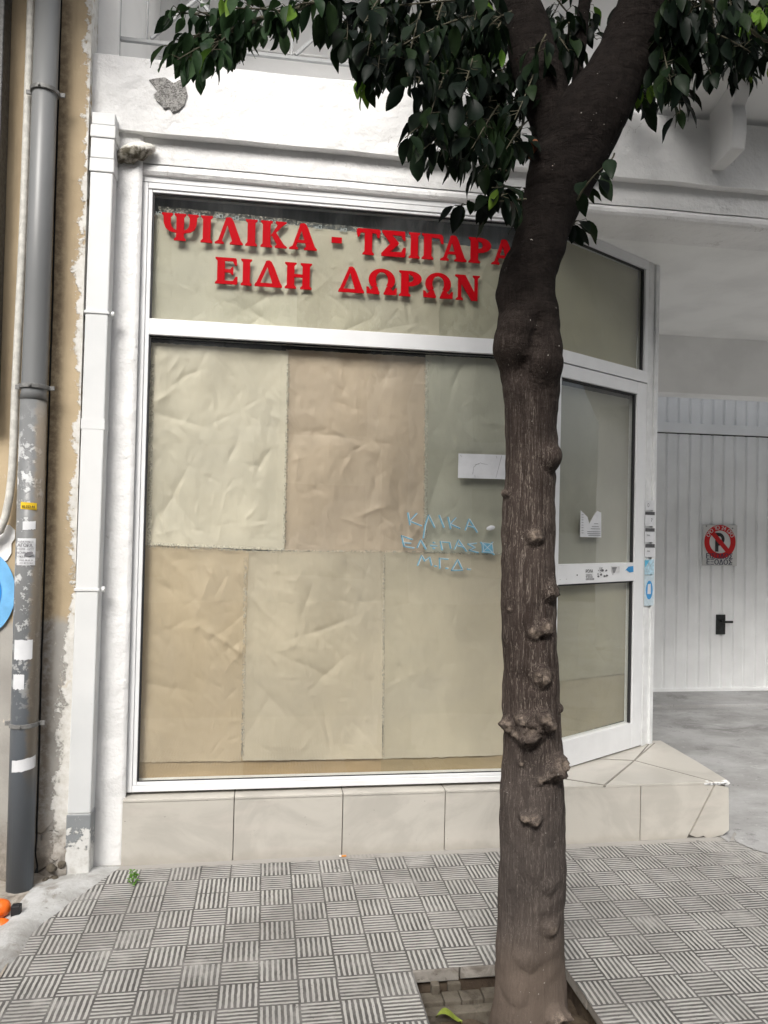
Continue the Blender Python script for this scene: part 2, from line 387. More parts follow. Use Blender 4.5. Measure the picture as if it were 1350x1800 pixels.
def m_bark():
    n = N('bark', .9, .08)
    x, y, z = n.xyz()
    at_ = n.nn('ShaderNodeAttribute'); at_.attribute_name = 'knot'
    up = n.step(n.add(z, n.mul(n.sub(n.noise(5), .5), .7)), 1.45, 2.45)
    fis = n.noise(80, 4, .6, n.scaled((1, 1, .045)), .3)
    fis2 = n.noise(140, 4, .6, n.scaled((1, 1, .05)), .3)
    big = n.noise(4, 5)
    col = n.mix(n.step(big, .35, .7), (.048, .036, .031), (.074, .057, .049))
    line = n.mul(n.step(n.math('ABSOLUTE', n.sub(fis, .5)), .013, .003), n.inv(n.mul(up, .75)))
    line2 = n.mul(n.step(n.math('ABSOLUTE', n.sub(fis2, .5)), .014, .003), n.inv(n.mul(up, .6)))
    col = n.mix(n.step(fis, .38, .62), n.mix(.5, col, (.034, .025, .021)), col)
    col = n.mix(n.mul(line, .8), col, (.27, .23, .195)); col = n.mix(n.mul(line2, .5), col, (.20, .17, .145))
    col = n.mix(n.mul(up, .9), col, n.mix(n.step(n.noise(30, 5, .7), .4, .65), (.0038, .0031, .0029), (.0095, .0075, .0068)))  # shade under the crown put into the bark colour, near-black higher up
    low_ = n.inv(n.step(n.add(z, n.mul(n.sub(big, .5), .5)), .55, 1.05)); col = n.mix(n.mul(low_, .45), col, (.12, .105, .096))
    foot = n.inv(n.step(n.add(z, n.mul(n.sub(big, .5), .35)), .12, .42))
    col = n.mix(n.mul(foot, .72), col, (.165, .128, .102))
    col = n.mix(n.mul(n.step(at_.outputs['Fac'], .35, .9), n.mul(n.inv(up), .62)), col, n.mix(n.step(n.noise(45, 5, .7), .4, .65), (.11, .088, .074), (.42, .34, .27)))
    sp = n.mul(n.step(n.noise(95, 2), .72, .75), n.step(n.noise(7, 3), .54, .6)); col = n.mix(sp, col, (.45, .42, .38))
    n.col(col)
    h = n.add(n.mul(n.math('ABSOLUTE', n.sub(fis, .5)), 1.6), n.add(n.mul(n.math('ABSOLUTE', n.sub(fis2, .5)), .8), n.mul(n.noise(50, 5, .7), .8)))
    wr = n.noise(16, 6, .65, n.scaled((1, 1, 2.2)), .5)
    h = n.add(h, n.mul(n.mul(wr, up), 2.2))
    n.bump(n.mul(h, n.inv(n.mul(foot, .5))), .007, 1.0); return n.m
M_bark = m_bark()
M_twig = simple('twig_bark', (.06, .055, .035), .8, .3, .3, 60)

def m_leaf():
    m = bpy.data.materials.new('citrus_leaf'); m.use_nodes = True; t = m.node_tree
    p = t.nodes['Principled BSDF']; out = t.nodes['Material Output']
    a = t.nodes.new('ShaderNodeAttribute'); a.attribute_name = 'tint'
    tc = t.nodes.new('ShaderNodeTexCoord'); nz = t.nodes.new('ShaderNodeTexNoise'); nz.inputs['Scale'].default_value = 60
    t.links.new(tc.outputs['Object'], nz.inputs[0])
    mm = t.nodes.new('ShaderNodeMix'); mm.data_type = 'RGBA'; mm.blend_type = 'MULTIPLY'; mm.inputs[0].default_value = .5
    t.links.new(a.outputs['Color'], mm.inputs[6])
    rp = t.nodes.new('ShaderNodeMapRange'); rp.inputs['From Min'].default_value = .3; rp.inputs['From Max'].default_value = .7; rp.inputs['To Min'].default_value = .6; rp.inputs['To Max'].default_value = 1.2
    t.links.new(nz.outputs[0], rp.inputs[0]); t.links.new(rp.outputs[0], mm.inputs[7])
    t.links.new(mm.outputs[2], p.inputs['Base Color'])
    p.inputs['Roughness'].default_value = .45; p.inputs['Specular IOR Level'].default_value = .10
    tr = t.nodes.new('ShaderNodeBsdfTranslucent'); t.links.new(mm.outputs[2], tr.inputs[0])
    mx = t.nodes.new('ShaderNodeMixShader'); mx.inputs[0].default_value = .22
    t.links.new(p.outputs[0], mx.inputs[1]); t.links.new(tr.outputs[0], mx.inputs[2]); t.links.new(mx.outputs[0], out.inputs[0])
    return m
M_leaf = m_leaf()
M_red = simple('red_acrylic', (.42, .005, .010), .12, .5, .03, 5, 0)
M_redpaint = simple('sign_red', (.52, .01, .012), .4, .4, .06, 20, 0)
M_black = simple('black_ink', (.012, .012, .014), .6)
M_navy = simple('navy_ink', (.015, .02, .06), .6)
M_blackmetal = simple('black_handle', (.015, .017, .017), .35, .5, .5, 50, .0004)
M_signwhite = simple('sign_white', (.60, .60, .585), .4, .5, .05, 12, 0)
M_label = simple('white_label', (.68, .69, .71), .45, .4, .06, 14, .0003)
M_garage = simple('garage_paint', (.86, .87, .87), .4, .45, .05, 3, .0002)
M_blue = simple('blue_print', (.03, .28, .62), .5)
M_cyan = simple('cyan_print', (.10, .48, .72), .5)
M_spray = simple('light_blue_spray', (.18, .46, .78), .7, .3, .15, 12)
M_spraydk = simple('blue_spray', (.02, .22, .62), .7, .3, .15, 12)
M_marker = simple('light_blue_marker', (.15, .38, .52), .5, .4, .15, 40)
M_chalk = simple('white_marker', (.66, .72, .74), .6, .3, .1, 60)
M_greyink = simple('grey_ink', (.15, .15, .16), .7)
M_yellow = simple('yellow_sticker', (.75, .50, .02), .5)
M_tape = simple('clear_tape', (.50, .50, .44), .25, .5, .1, 40, .0008)
M_orange = simple('orange_peel', (.85, .16, .012), .42, .5, .12, 25, .0012)
M_filter = simple('cigarette_filter', (.62, .26, .06), .8)
M_cigpaper = simple('cigarette_paper', (.75, .73, .70), .8)
M_weed = simple('weed_leaf', (.11, .26, .03), .6, .3, .3, 60)
M_yleaf = simple('yellow_green_leaf', (.20, .25, .035), .5, .4, .25, 40)
M_orangewood = simple('cut_wood', (.13, .048, .022), .8, .2, .4, 40, .003)

# ================================================================ THE GROUND
PX0, PX1, PY0, PY1 = .535, 1.07, 1.98, 2.632                # the tree pit
b = MB()
xs = [-14, -1.2, PX0, PX1, 2.4, 14]; ys = [1.25, PY0, PY1, 3.62, 12]
def gp(x, y, dz=0): return (x, y, gz(x)+dz)
for i in range(len(xs)-1):
    for j in range(len(ys)-1):
        if xs[i] == PX0 and ys[j] == PY0: continue
        b.add([gp(xs[i], ys[j]), gp(xs[i+1], ys[j]), gp(xs[i+1], ys[j+1]), gp(xs[i], ys[j+1])], [(0, 1, 2, 3)])
tag(b.build('pavement', M_pave, fix=False), kind='structure')
# kerb and road behind the camera
b = MB(); b.box(-14, 14, 1.08, 1.245, -.16, -.002); tag(b.build('kerb', M_stone, bevel=.012), kind='structure')
b = MB(); b.add([(-300, -300, -.13), (300, -300, -.13), (300, 300, -.13), (-300, 300, -.13)], [(0, 1, 2, 3)])
tag(b.build('road', M_asphalt, fix=False), kind='structure')
# driveway concrete, with a ragged edge over the tiles
edge = [gnd(1290, 1462), gnd(1296, 1480), gnd(1312, 1490), gnd(1345, 1500), gnd(1400, 1512), gnd(1470, 1530)]
b = MB(); poly = [(2.28, 7.2), (2.28, 3.50)]
for k in range(len(edge)-1):
    for q in range(5):
        p = edge[k].lerp(edge[k+1], q/5); poly.append((p.x+random.uniform(-.012, .012), p.y+random.uniform(-.014, .014)))
poly += [(6, 2.9), (14, 2.9), (14, 7.2)]
vs = [(x, y, gz(x)+.004) for x, y in poly]
b.add(vs, [tuple(range(len(vs)))])
tag(b.build('driveway', M_drive, fix=False), kind='structure')
b = MB(); b.box(2.3, 9, 6.18, 7.2, .0, .052); tag(b.build('threshold', M_drive, bevel=.008), kind='structure')
# soil and the masonry in the pit
def pit(u, v):
    x = PX0-.02+(PX1-PX0+.04)*u; y = PY0-.02+(PY1-PY0+.06)*v
    return (x, y, -.085+.035*(noise.noise((x*9, y*9, 1))+.5*noise.noise((x*25, y*25, 3))) - .02*v)
tag(grid('soil', M_soil, pit, 40, 40), kind='structure')
b = MB()
for x0, x1, y0, y1 in ((PX0-.03, PX1+.03, PY1+.015, PY1+.05), (PX0-.05, PX0-.02, PY0-.05, PY1+.05), (PX1+.02, PX1+.05, PY0-.05, PY1+.05), (PX0-.03, PX1+.03, PY0-.05, PY0-.02)):
    b.box(x0, x1, y0, y1, -.2, -.035)
tag(b.build('pit_wall', M_soil), kind='structure')
b = MB()                                                    # sawn sides of the paving slabs round the pit
def slabside(p0, p1, d, n):
    for k in range(n):
        a = Vector(p0).lerp(Vector(p1), k/n+.004); c = Vector(p0).lerp(Vector(p1), (k+1)/n-.004)
        h = random.uniform(.034, .046); j = random.uniform(-.004, .003)
        b.prism([(a.x, a.y+j, gz(a.x)-.002), (c.x, c.y+j, gz(c.x)-.002), (c.x, c.y+j, gz(c.x)-h+random.uniform(-.006, .006)), (a.x, a.y+j, gz(a.x)-h)], d)
slabside((PX0-.02, PY1+.003, 0), (PX1+.01, PY1+.003, 0), (0, .03, 0), 3)
slabside((PX0-.003, PY0, 0), (PX0-.003, PY1, 0), (-.03, 0, 0), 3)
slabside((PX1+.003, PY0, 0), (PX1+.003, PY1, 0), (.03, 0, 0), 3)
tag(b.build('slab_edge', M_stone, bevel=.004), kind='structure')
b = MB()                                                    # old bedding stones below the slabs
for row, (y0, y1, zt) in enumerate(((2.545, 2.60, -.050),)):
    x = PX0+.02+.02*row
    while x < .80:
        wd = random.uniform(.055, .085) if row == 0 else random.uniform(.12, .2)
        dz = random.uniform(-.006, .006)
        b.box(x, x+wd-.003, y0+random.uniform(-.003, .003), y1, -.14, zt+dz*.5); x += wd
b.box(.595, .622, 2.585, 2.615, -.06, -.022); b.box(.655, .70, 2.60, 2.62, -.06, -.03)
b.box(PX0-.01, .90, 2.50, 2.543, -.14, -.066)
tag(b.build('bedding_stones', M_rubble, bevel=.003), kind='structure')
# cement fillet at the foot of the left wall
spine = [((-.60, 3.575), (-.70, 3.585), .012), ((-.665, 3.46), (-.80, 3.56), .03), ((-.74, 3.30), (-.905, 3.40), .045), ((-.815, 3.12), (-.935, 3.16), .05), ((-.85, 2.83), (-1.0, 2.93), .055), ((-.90, 2.5), (-1.1, 2.6), .055), ((-.95, 2.0), (-1.2, 2.1), .05)]
def fillet(u, v):
    s = u*(len(spine)-1); k = min(int(s), len(spine)-2); q = s-k
    a = Vector(spine[k][0]).lerp(Vector(spine[k+1][0]), q); c = Vector(spine[k][1]).lerp(Vector(spine[k+1][1]), q); h = .6*(spine[k][2]*(1-q)+spine[k+1][2]*q)
    vv = -.12+1.4*v; p = a.lerp(c, vv)
    wob = .016*noise.noise((p.x*9, p.y*9, 4))
    prof = math.sin(math.pi*min(1, max(0, v))**.8)*h if v < .75 else h*(1-.9*(v-.75)/.25)*.75
    return (p.x+wob, p.y+wob, gz(p.x)-.004+prof+.003*noise.noise((p.x*16, p.y*16, 2))*min(1, v*5))
tag(grid('cement_fillet', M_fillet, fillet, 90, 26), kind='structure')

def apron(u, v):
    x = -2.2+1.36*u; y = 1.9+1.7*v
    return (x, y, gz(x)+.006+.008*noise.noise((x*8, y*8, 5))+.003*noise.noise((x*30, y*30, 6)))
tag(grid('cement_apron', M_apron, apron, 60, 70), kind='structure')
# ================================================================ SHOP BUILDING
shop = thing('shop_building', 'white plastered corner shop with papered window, tiled step and garage door', 'building')
FR = None
# --- plaster beam: fascia, band and moulding, uneven by hand
def wobble(p, a=.004, s=3.2, k=0):
    return Vector(p) + Vector((0, a*noise.noise((p[0]*s, p[1]*s+k, p[2]*s))+a*.5*noise.noise((p[0]*s*4, k, p[2]*s*4)), a*.7*noise.noise((p[0]*s*1.3, 7+k, p[2]*2))))
def extrude_profile(name, prof, x0, x1, n, m, amp=.004, parent=shop, smooth=False):
    b = MB(); rings = []
    for i in range(n+1):
        x = x0+(x1-x0)*i/n
        rings.append([wobble((x, y, z), amp) for y, z in prof])
    b.loft(rings, True, True)
    return b.build(name, m, parent, smooth)
def sub(pts, n=6):
    o = []
    for k in range(len(pts)):
        a = pts[k]; c = pts[(k+1) % len(pts)]
        for q in range(n): o.append((a[0]+(c[0]-a[0])*q/n, a[1]+(c[1]-a[1])*q/n))
    return o
extrude_profile('fascia', sub([(3.56, 3.285), (3.56, 3.612), (3.575, 3.622), (3.95, 3.625), (3.95, 3.285)], 5), -.815, 9, 160, M_white, .006)
extrude_profile('band', [(3.61, 3.168), (3.607, 3.20), (3.609, 3.25), (3.612, 3.288), (3.9, 3.288), (3.9, 3.168)], -.70, 9, 160, M_white, .004)
extrude_profile('moulding', [(3.622, 3.166), (3.612, 3.160), (3.604, 3.146), (3.604, 3.130), (3.612, 3.117), (3.628, 3.110), (3.650, 3.107), (3.9, 3.108), (3.9, 3.166)], -.61, 9, 160, M_white, .0035, smooth=False)
b = MB(); b.box(-.60, 1.262, 3.626, 3.70, 3.0865, 3.1115); b.build('head_strip', M_alu, shop, bevel=.002)
# pillar left of the window
def pillar(u, v):
    x = -.745+.15*u; z = -.02+3.31*v
    return wobble((x, 3.592+(.012 if u > .93 else 0), z), .003, 5, 3)
grid('pillar', M_white, pillar, 14, 200, shop)
b = MB(); b.box(-.72, -.598, 3.605, 3.9, -.05, 3.28); b.build('pillar_core', M_white, shop)
# soffit over the garage passage, walls round it
b = MB(); b.box(1.0, 9, 3.66, 5.76, 3.116, 3.28); b.build('soffit', M_soffit, shop)
b = MB(); b.box(1.9, 9, 5.745, 5.95, 2.655, 3.1155); b.build('lintel', plaster('lintel_paint', (.93, .93, .92), .1, False, .001), shop)
b = MB(); b.box(2.14, 2.285, 4.33, 6.9, -.05, 3.1155); b.build('passage_wall', M_white_clean, shop)
b = MB(); b.box(2.14, 9, 6.95, 7.1, -.1, 3.2); b.build('back_wall', M_white_clean, shop)
b = MB(); b.box(7.6, 9, 3.70, 6.9, -.1, 3.1155); b.build('passage_wall', M_white_clean, shop)  # right-hand wall out of view, added to hold light back from the passage
# mortar lump over the pipe outlet
LZ = at(238, 264, 3.56).z
b = MB(); rings = []
for i in range(17):
    u = i/16; c = at(203, 268, 3.56).lerp(at(272, 258, 3.56), u)
    r = .043*math.sin(math.pi*min(.97, max(.03, u*.94+.03)))**.45*(1.12-.35*u)
    rings.append([(c.x+.006*noise.noise((i*.9, k, 3)), c.y+.016+math.cos(2*math.pi*k/18)*r*1.1, c.z-.012*(1-u)+math.sin(2*math.pi*k/18)*r*(1+.35*noise.noise((i*.5, k*.5, 1)))) for k in range(18)])
b.loft(rings)
n_ = N('grimy_mortar', .9, .2); gg = n_.nn('ShaderNodeNewGeometry'); x_, y_, z_ = n_.xyz()
zz = n_.add(z_, n_.mul(n_.sub(n_.noise(30, 5, .7), .5), .06))
n_.col(n_.mix(n_.step(zz, LZ-.006, LZ+.014), n_.mix(n_.step(n_.noise(40, 5), .4, .65), (.10, .09, .065), (.36, .34, .29)), (.76, .74, .68))); n_.bump(n_.noise(35, 6, .7), .01)
b.build('mortar_lump', n_.m, shop, True)
# bare patch where the render fell off
b = MB(); c = at(296, 163, 3.553); pts = []
sil = [(262, 140), (275, 137), (290, 136), (305, 146), (316, 140), (326, 150), (329, 165), (324, 183), (314, 193), (303, 197), (297, 188), (288, 190), (283, 182), (275, 176), (270, 166), (277, 160), (270, 150)]
for x, y in sil: pts.append(at(x, y, 3.5525))
b.prism(pts, (0, .012, 0))
n_ = N('bare_render', .95, .2); q = n_.noise(70, 6, .75, None, 1.5); n_.col(n_.mix(n_.step(q, .40, .58), (.16, .155, .145), (.55, .54, .52))); n_.bump(q, .012)
b.build('bare_patch', n_.m, shop)
# plinth: grout core, a row of beige tiles, the platform before the door, one broken corner tile
SZ = .292
b = MB(); core = [(-.592, 3.5885), (2.31, 3.588), (2.335, 4.315), (1.0, 4.315), (1.0, 3.75), (-.592, 3.75)]
b.prism([(x, y, -.05) for x, y in core], (0, 0, SZ-.003+.05)); plinth = b.build('plinth', M_grout, shop)
jx = [-.604, -.114, .382, .868, 1.355, 1.854, 2.325]
for k in range(5):
    b = MB(); b.box(jx[k]+.002, jx[k+1]-.002, 3.577, 3.590, gz(jx[k])-.0, SZ-.012)
    b.build('front_tile', M_step, plinth, bevel=.0015)
zb = gz(2.1)
b = MB(); b.prism([(1.856, 3.577, zb), (2.10, 3.577, zb), (2.245, 3.577, SZ-.012), (1.856, 3.577, SZ-.012)], (0, .013, 0)); b.build('front_tile', M_step, plinth)
b = MB(); b.prism([(2.118, 3.574, zb+.018), (2.155, 3.574, zb+.004), (2.19, 3.574, zb+.012), (2.21, 3.574, zb-.003), (2.295, 3.574, zb+.012), (2.327, 3.574, zb+.035), (2.322, 3.574, SZ-.03), (2.252, 3.574, SZ-.014)], (0, .013, 0)); b.build('broken_tile', M_step, plinth)
b = MB()                                                    # ledge tiles under the window
for k in range(4):
    b.box(jx[k]+.002, min(jx[k+1]-.002, 1.30), 3.574, 3.70, SZ-.0115, SZ)
b.build('ledge_tile', M_step, plinth, bevel=.002)
def tri(pts, name='platform_tile'):
    cx_ = sum(p[0] for p in pts)/len(pts); cy_ = sum(p[1] for p in pts)/len(pts); pts = [(x-.0065*(x-cx_)/math.hypot(x-cx_, y-cy_), y-.0065*(y-cy_)/math.hypot(x-cx_, y-cy_)) for x, y in pts]
    b = MB(); b.prism([(x, y, SZ-.0115) for x, y in pts], (0, 0, .0115+random.uniform(-.0008, .0008))); b.build(name, M_step, plinth, bevel=.0015)
# platform tiles laid parallel to the angled door
pj = [atz(x, y, SZ) for x, y in ((1058, 1377), (1115, 1337), (1148, 1303), (1040, 1327), (1260, 1362), (1000, 1366))]
A_ = (1.36, 3.574); B_ = (pj[0].x, 3.574); X1 = (pj[1].x, pj[1].y)
L1 = (X1[0]-.33, X1[1]+.075)
tri([(1.302, 3.574), (B_[0], 3.574), (1.42, 3.74), (1.302, 3.72)])
tri([(B_[0], 3.574), X1, L1, (1.42, 3.74)])
tri([(B_[0], 3.574), (2.25, 3.574), X1])
tri([(2.25, 3.574), (2.33, 3.574), (2.352, 3.90), (2.356, 4.315), (2.30, 4.315), X1])
tri([X1, (2.30, 4.315), (1.9, 4.315), L1])
def joint(p, q):
    p, q = Vector((*p, 0)), Vector((*q, 0)); d = (q-p).normalized(); n_ = Vector((-d.y, d.x, 0))*.004
    b = MB(); b.prism([p+n_+Vector((0, 0, SZ-.004)), q+n_+Vector((0, 0, SZ-.004)), q-n_+Vector((0, 0, SZ-.004)), p-n_+Vector((0, 0, SZ-.004))], (0, 0, .0058)); b.build('grout_joint', M_joint, plinth)
for p_, q_ in (((B_[0], 3.58), X1), (X1, (2.24, 3.585)), (X1, L1), (X1, (2.29, 4.26)), ((B_[0], 3.58), (1.43, 3.735))): joint(p_, q_)
# small chip and mortar scar on the corner
b = MB()
for k in range(9):
    c = Vector((2.20+.014*k, 3.573, SZ-.008)); s_ = random.uniform(.006, .012)
    b.prism([c+Vector((s_*math.cos(a)*1.5, 0, s_*.6*math.sin(a))) for a in (0, 1.1, 2.0, 3.1, 4.2, 5.2)], (0, .02, random.uniform(0, .008)))
b.build('mortar_scar', M_white, plinth)
# --- shop window
win = bpy.data.objects.new('shop_window', None); C.objects.link(win); win.parent = shop
WX0, WX1, WZ0, WZ1 = -.598, 1.25, .307, 3.0855
G0, G1 = 3.628, 3.70
def frame_part(name, x0, x1, z0, z1, y0=G0, m=M_alu, parent=win, fr=None, y1=G1):
    b = MB(); b.box(x0, x1, y0, y1, z0, z1, fr); return b.build(name, m, parent, bevel=.0025)
frame_part('frame_side', WX0, WX0+.026, WZ0, WZ1)
frame_part('frame_side', WX0+.0265, WX0+.045, WZ0+.0275, WZ1-.0275, G0+.006)
frame_part('frame_bottom', WX0+.0265, WX1-.002, WZ0, WZ0+.027)
frame_part('frame_bottom', WX0+.0455, WX1-.002, WZ0+.0275, WZ0+.042, G0+.006)
frame_part('frame_top', WX0+.0265, WX1-.002, WZ1-.027, WZ1)
frame_part('frame_top', WX0+.0455, WX1-.002, WZ1-.0415, WZ1-.0275, G0+.006)
MZ0, MZ1 = 2.387, 2.461
frame_part('mullion', WX0+.0455, WX1-.002, MZ0, MZ1, G0-.002)
frame_part('corner_post', WX1-.0015, WX1+.06, WZ0-.012, 3.1155, G0-.001, y1=3.69)
b = MB(); b.box(WX0+.0456, WX1-.003, 3.652, 3.658, WZ0+.0425, MZ0-.0005); b.build('glass_pane', M_glass, win)
b = MB(); b.box(WX0+.0456, WX1-.003, 3.652, 3.658, MZ1+.0005, WZ1-.042); b.build('glass_pane', M_glass, win)
b = MB()
gx0 = WX0+.0457
for z0, z1 in ((WZ0+.0426, MZ0-.0006), (MZ1+.0006, WZ1-.0421)):
    b.box(gx0, gx0+.007, 3.6435, 3.6515, z0, z1); b.box(gx0+.0071, WX1-.004, 3.6435, 3.6515, z1-.007, z1); b.box(gx0+.0071, WX1-.004, 3.6435, 3.6515, z0, z0+.003)
b.build('gasket', M_gasket, win)
b = MB(); b.box(WX0+.02, 1.28, 3.715, 3.74, 2.70, 3.06); b.build('shutter_box', M_shut, win)
b = MB(); b.box(WX0+.02, 1.28, 3.745, 3.76, .25, 3.1); b.build('backing', M_dark, win)

# --- angled entrance door
ent = bpy.data.objects.new('entrance_door', None); C.objects.link(ent); ent.parent = shop
def fd(t, o, z): return dp(t, z, o)
def dpart(name, t0, t1, z0, z1, o0=0., o1=.06, m=M_alu, parent=ent, bev=.0025):
    b = MB(); b.box(t0, t1, o0, o1, z0, z1, fd); return b.build(name, m, parent, bevel=bev)
dpart('jamb', .075, .155, SZ+.001, 3.1155)
dpart('jamb', 1.088, 1.128, SZ+.001, 3.1155, 0, .06, M_alu_dirty)
dpart('jamb', 1.1285, 1.160, SZ+.001, 3.1155, .008, .06, M_alu_dirty)
dpart('jamb', 1.1605, 1.196, SZ+.001, 3.1155, -.004, .09, M_alu_dirty)
dpart('frame_top', .1555, 1.0875, 3.062, 3.1155)
dpart('transom', .1555, 1.0875, 2.402, 2.468)
dpart('transom_stile', 1.052, 1.0875, 2.4685, 3.0615)
dpart('transom_stile', .1555, .19, 2.4685, 3.0615)
leaf = bpy.data.objects.new('door_leaf', None); C.objects.link(leaf); leaf.parent = shop
def lp(name, *a, **k): return dpart(name, *a, parent=leaf, **k)
lp('stile', .158, .279, SZ+.008, 2.396, .002, .055)
lp('stile', .985, 1.085, SZ+.008, 2.396, .002, .055)
lp('top_rail', .2795, .9845, 2.325, 2.396, .002, .055)
lp('middle_rail', .2795, .9845, 1.253, 1.357, .002, .055)
lp('bottom_rail', .2795, .9845, SZ+.008, .442, .002, .055)
for t0, t1, z0, z1, pr in ((.1905, 1.0515, 2.469, 3.0615, ent), (.2797, .9843, 1.3575, 2.3245, leaf), (.2797, .9843, .4425, 1.2525, leaf)):
    b = MB(); b.box(t0, t1, .026, .032, z0, z1, fd); b.build('glass_pane', M_glass, pr)
    b = MB(); b.box(t1-.014, t1-.0003, .012, .0258, z0, z1-.0085, fd); b.box(t0+.0003, t1-.0003, .012, .0258, z1-.008, z1-.0003, fd); b.box(t0+.0003, t0+.006, .012, .0258, z0, z1-.0085, fd)
    b.build('gasket', M_gasket, pr)
b = MB(); b.box(.1, 1.15, .09, .10, .3, 3.1, fd); b.build('backing', M_dark, ent)
for px, py, r in ((1015, 1011, .0045), (985, 1019, .0018), (996, 1018, .0018)):
    b = MB(); t, z = atd(px, py); b.prism([dp(t+r*math.cos(a), z+r*math.sin(a), .0015) for a in [k*math.pi/6 for k in range(12)]], DN*.002)
    b.build('keyhole' if r > .003 else 'screw_hole', M_black, leaf)

# --- garage door
GY = 6.70
gar = bpy.data.objects.new('garage_door', None); C.objects.link(gar); gar.parent = shop
SP = at(1311, 900, GY).x - at(1291.3, 900, GY).x
rx0 = at(1172, 900, GY).x
zt = 2.95; zd1 = at(1250, 746, GY).z; zd0 = at(1250, 763, GY).z; zbm = at(1250, 1209, GY).z; zb0 = at(1250, 1216, GY).z
zh = at(1250, 694, GY).z
def ribbed(name, z0, z1):
    b = MB(); pr = []
    k0 = -8
    for k in range(k0, 40):
        x = rx0 + k*SP
        pr += [(x-.030, GY), (x-.016, GY+.016), (x-.004, GY+.016), (x+.006, GY)]
    b.add([(x, y, z0) for x, y in pr]+[(x, y, z1) for x, y in pr], [(i, i+1, len(pr)+i+1, len(pr)+i) for i in range(len(pr)-1)])
    return b.build(name, M_garage, gar, fix=False)
ribbed('door_panel', zbm, zd0-.012); ribbed('upper_panel', zd1, zh)
b = MB(); b.box(2.5, 9, GY-.012, GY+.03, zd0, zd1-.0); b.build('cross_rail', M_garage, gar, bevel=.003)
b = MB(); b.box(2.5, 9, GY-.012, GY+.03, zh, zt); b.build('head_rail', M_garage, gar, bevel=.003)
b = MB(); b.box(2.5, 9, GY-.010, GY+.03, zb0+.006, zbm); b.build('bottom_rail', M_garage, gar, bevel=.003)
b = MB(); b.box(2.5, 9, GY+.03, GY+.05, .03, zt); b.build('backing', M_black, gar)
hp = at(1258, 1080, GY); hq = at(1277, 1115, GY)
b = MB(); b.box(hp.x, hq.x-.02, GY-.014, GY-.002, hq.z, hp.z); hnd = b.build('handle_plate', M_blackmetal, gar, bevel=.004)
b = MB(); hz = at(1270, 1092, GY).z; b.box(hp.x+.035, hp.x+.055, GY-.05, GY-.0145, hz-.01, hz+.01); b.box(hp.x+.035, hq.x+.028, GY-.062, GY-.0505, hz-.011, hz+.011); b.build('lever', M_blackmetal, hnd, bevel=.004)

# --- upper storey: wall, balcony railing, balcony on the right with its corbel
b = MB(); b.box(-.80, 9, 4.85, 5.1, 3.626, 7); b.build('upper_wall', M_white_clean, shop)
b = MB(); b.box(-.815, -.722, 3.63, 4.849, 3.627, 7); b.build('side_wall', M_white_clean, shop)
b = MB(); b.box(-.72, 9, 3.58, 4.849, 5.35, 5.55); b.build('unseen_slab', M_white_clean, shop)  # slab out of view, added overhead to shade the recessed balcony wall
b = MB(); b.box(-.72, 9, 3.951, 4.849, 3.50, 3.626); b.build('balcony_floor', M_white_clean, shop)
# mouldings of the panelled balcony door on the upper wall
b = MB()
def ring(x0, x1, z0, z1, y, wd, d):
    b.box(x0, x0+wd, y-d, y-.001, z0, z1); b.box(x1-wd, x1, y-d, y-.001, z0, z1); b.box(x0+wd+.0005, x1-wd-.0005, y-d, y-.001, z0, z0+wd); b.box(x0+wd+.0005, x1-wd-.0005, y-d, y-.001, z1-wd, z1)
q0 = at(262, 98, 4.85); q1 = at(300, 98, 4.85)
ring(q0.x, q1.x+.06, q0.z, 5.3, 4.85, .016, .016); ring(at(425, 60, 4.85).x, at(440, 60, 4.85).x+.5, at(425, 86, 4.85).z, 5.3, 4.85, .016, .016)
b.build('panel_moulding', M_white_clean, shop, bevel=.003)
rail = bpy.data.objects.new('railing', None); C.objects.link(rail); rail.parent = shop
RY = 3.66
M_rail = simple('railing_paint', (.27, .28, .285), .45, .4, .06, 10)
def bar(p, q, wd, name):
    p = Vector(p); q = Vector(q); d = (q-p).normalized(); s_ = d.cross(Vector((0, 1, 0))).normalized()*wd/2
    b = MB(); b.prism([p-s_, p+s_, q+s_, q-s_], (0, wd, 0)); return b.build(name, M_rail, rail, bevel=.002)
z_r = at(210, 66, RY).z; xL = at(208, 60, RY).x
bar((xL, RY, 3.60), (xL, RY, 4.75), .016, 'post')
zr2 = z_r
bar((xL+.0085, RY+.001, zr2), (1.9, RY+.001, zr2), .018, 'bottom_rail')
bar((xL+.0085, RY+.001, 4.70), (1.9, RY+.001, 4.70), .03, 'top_rail')
xa = at(260, 64, RY).x; xb = at(515, 98, RY).x; st = xb-xa
dz_ = .19
for k in range(3):
    x = xa+k*st; hgt = zr2+.0095
    xm = x + (at(345, 3, RY).x-xa)
    bar((x-.006, RY+.003, hgt), (x-.006, RY+.003, 4.684), .010, 'baluster')
    zt_ = at(345, 0, RY).z + .01
    bar((x+.012, RY+.002, hgt+.006), (xm, RY+.002, zt_), .015, 'diagonal')
    bar((xm+.012, RY+.0025, zt_), (xm+(xm-x)-.01, RY+.0025, hgt+.006), .015, 'diagonal')
    bar((xm+.006, RY+.0045, zt_+.012), (xm+.006, RY+.0045, 4.684), .010, 'baluster')
bal = bpy.data.objects.new('balcony', None); C.objects.link(bal); bal.parent = shop
b = MB(); b.prism([(1.86, 3.64, 3.632), (1.86, 2.92, 3.86), (1.86, 2.86, 3.90), (1.86, 2.86, 4.06), (1.86, 3.64, 4.06)], (6, 0, 0)); b.build('slab', M_soffit, bal)
b = MB(); b.box(1.86, 7.86, 2.875, 2.905, 4.061, 4.95); b.build('parapet', M_white_clean, bal)
b = MB()
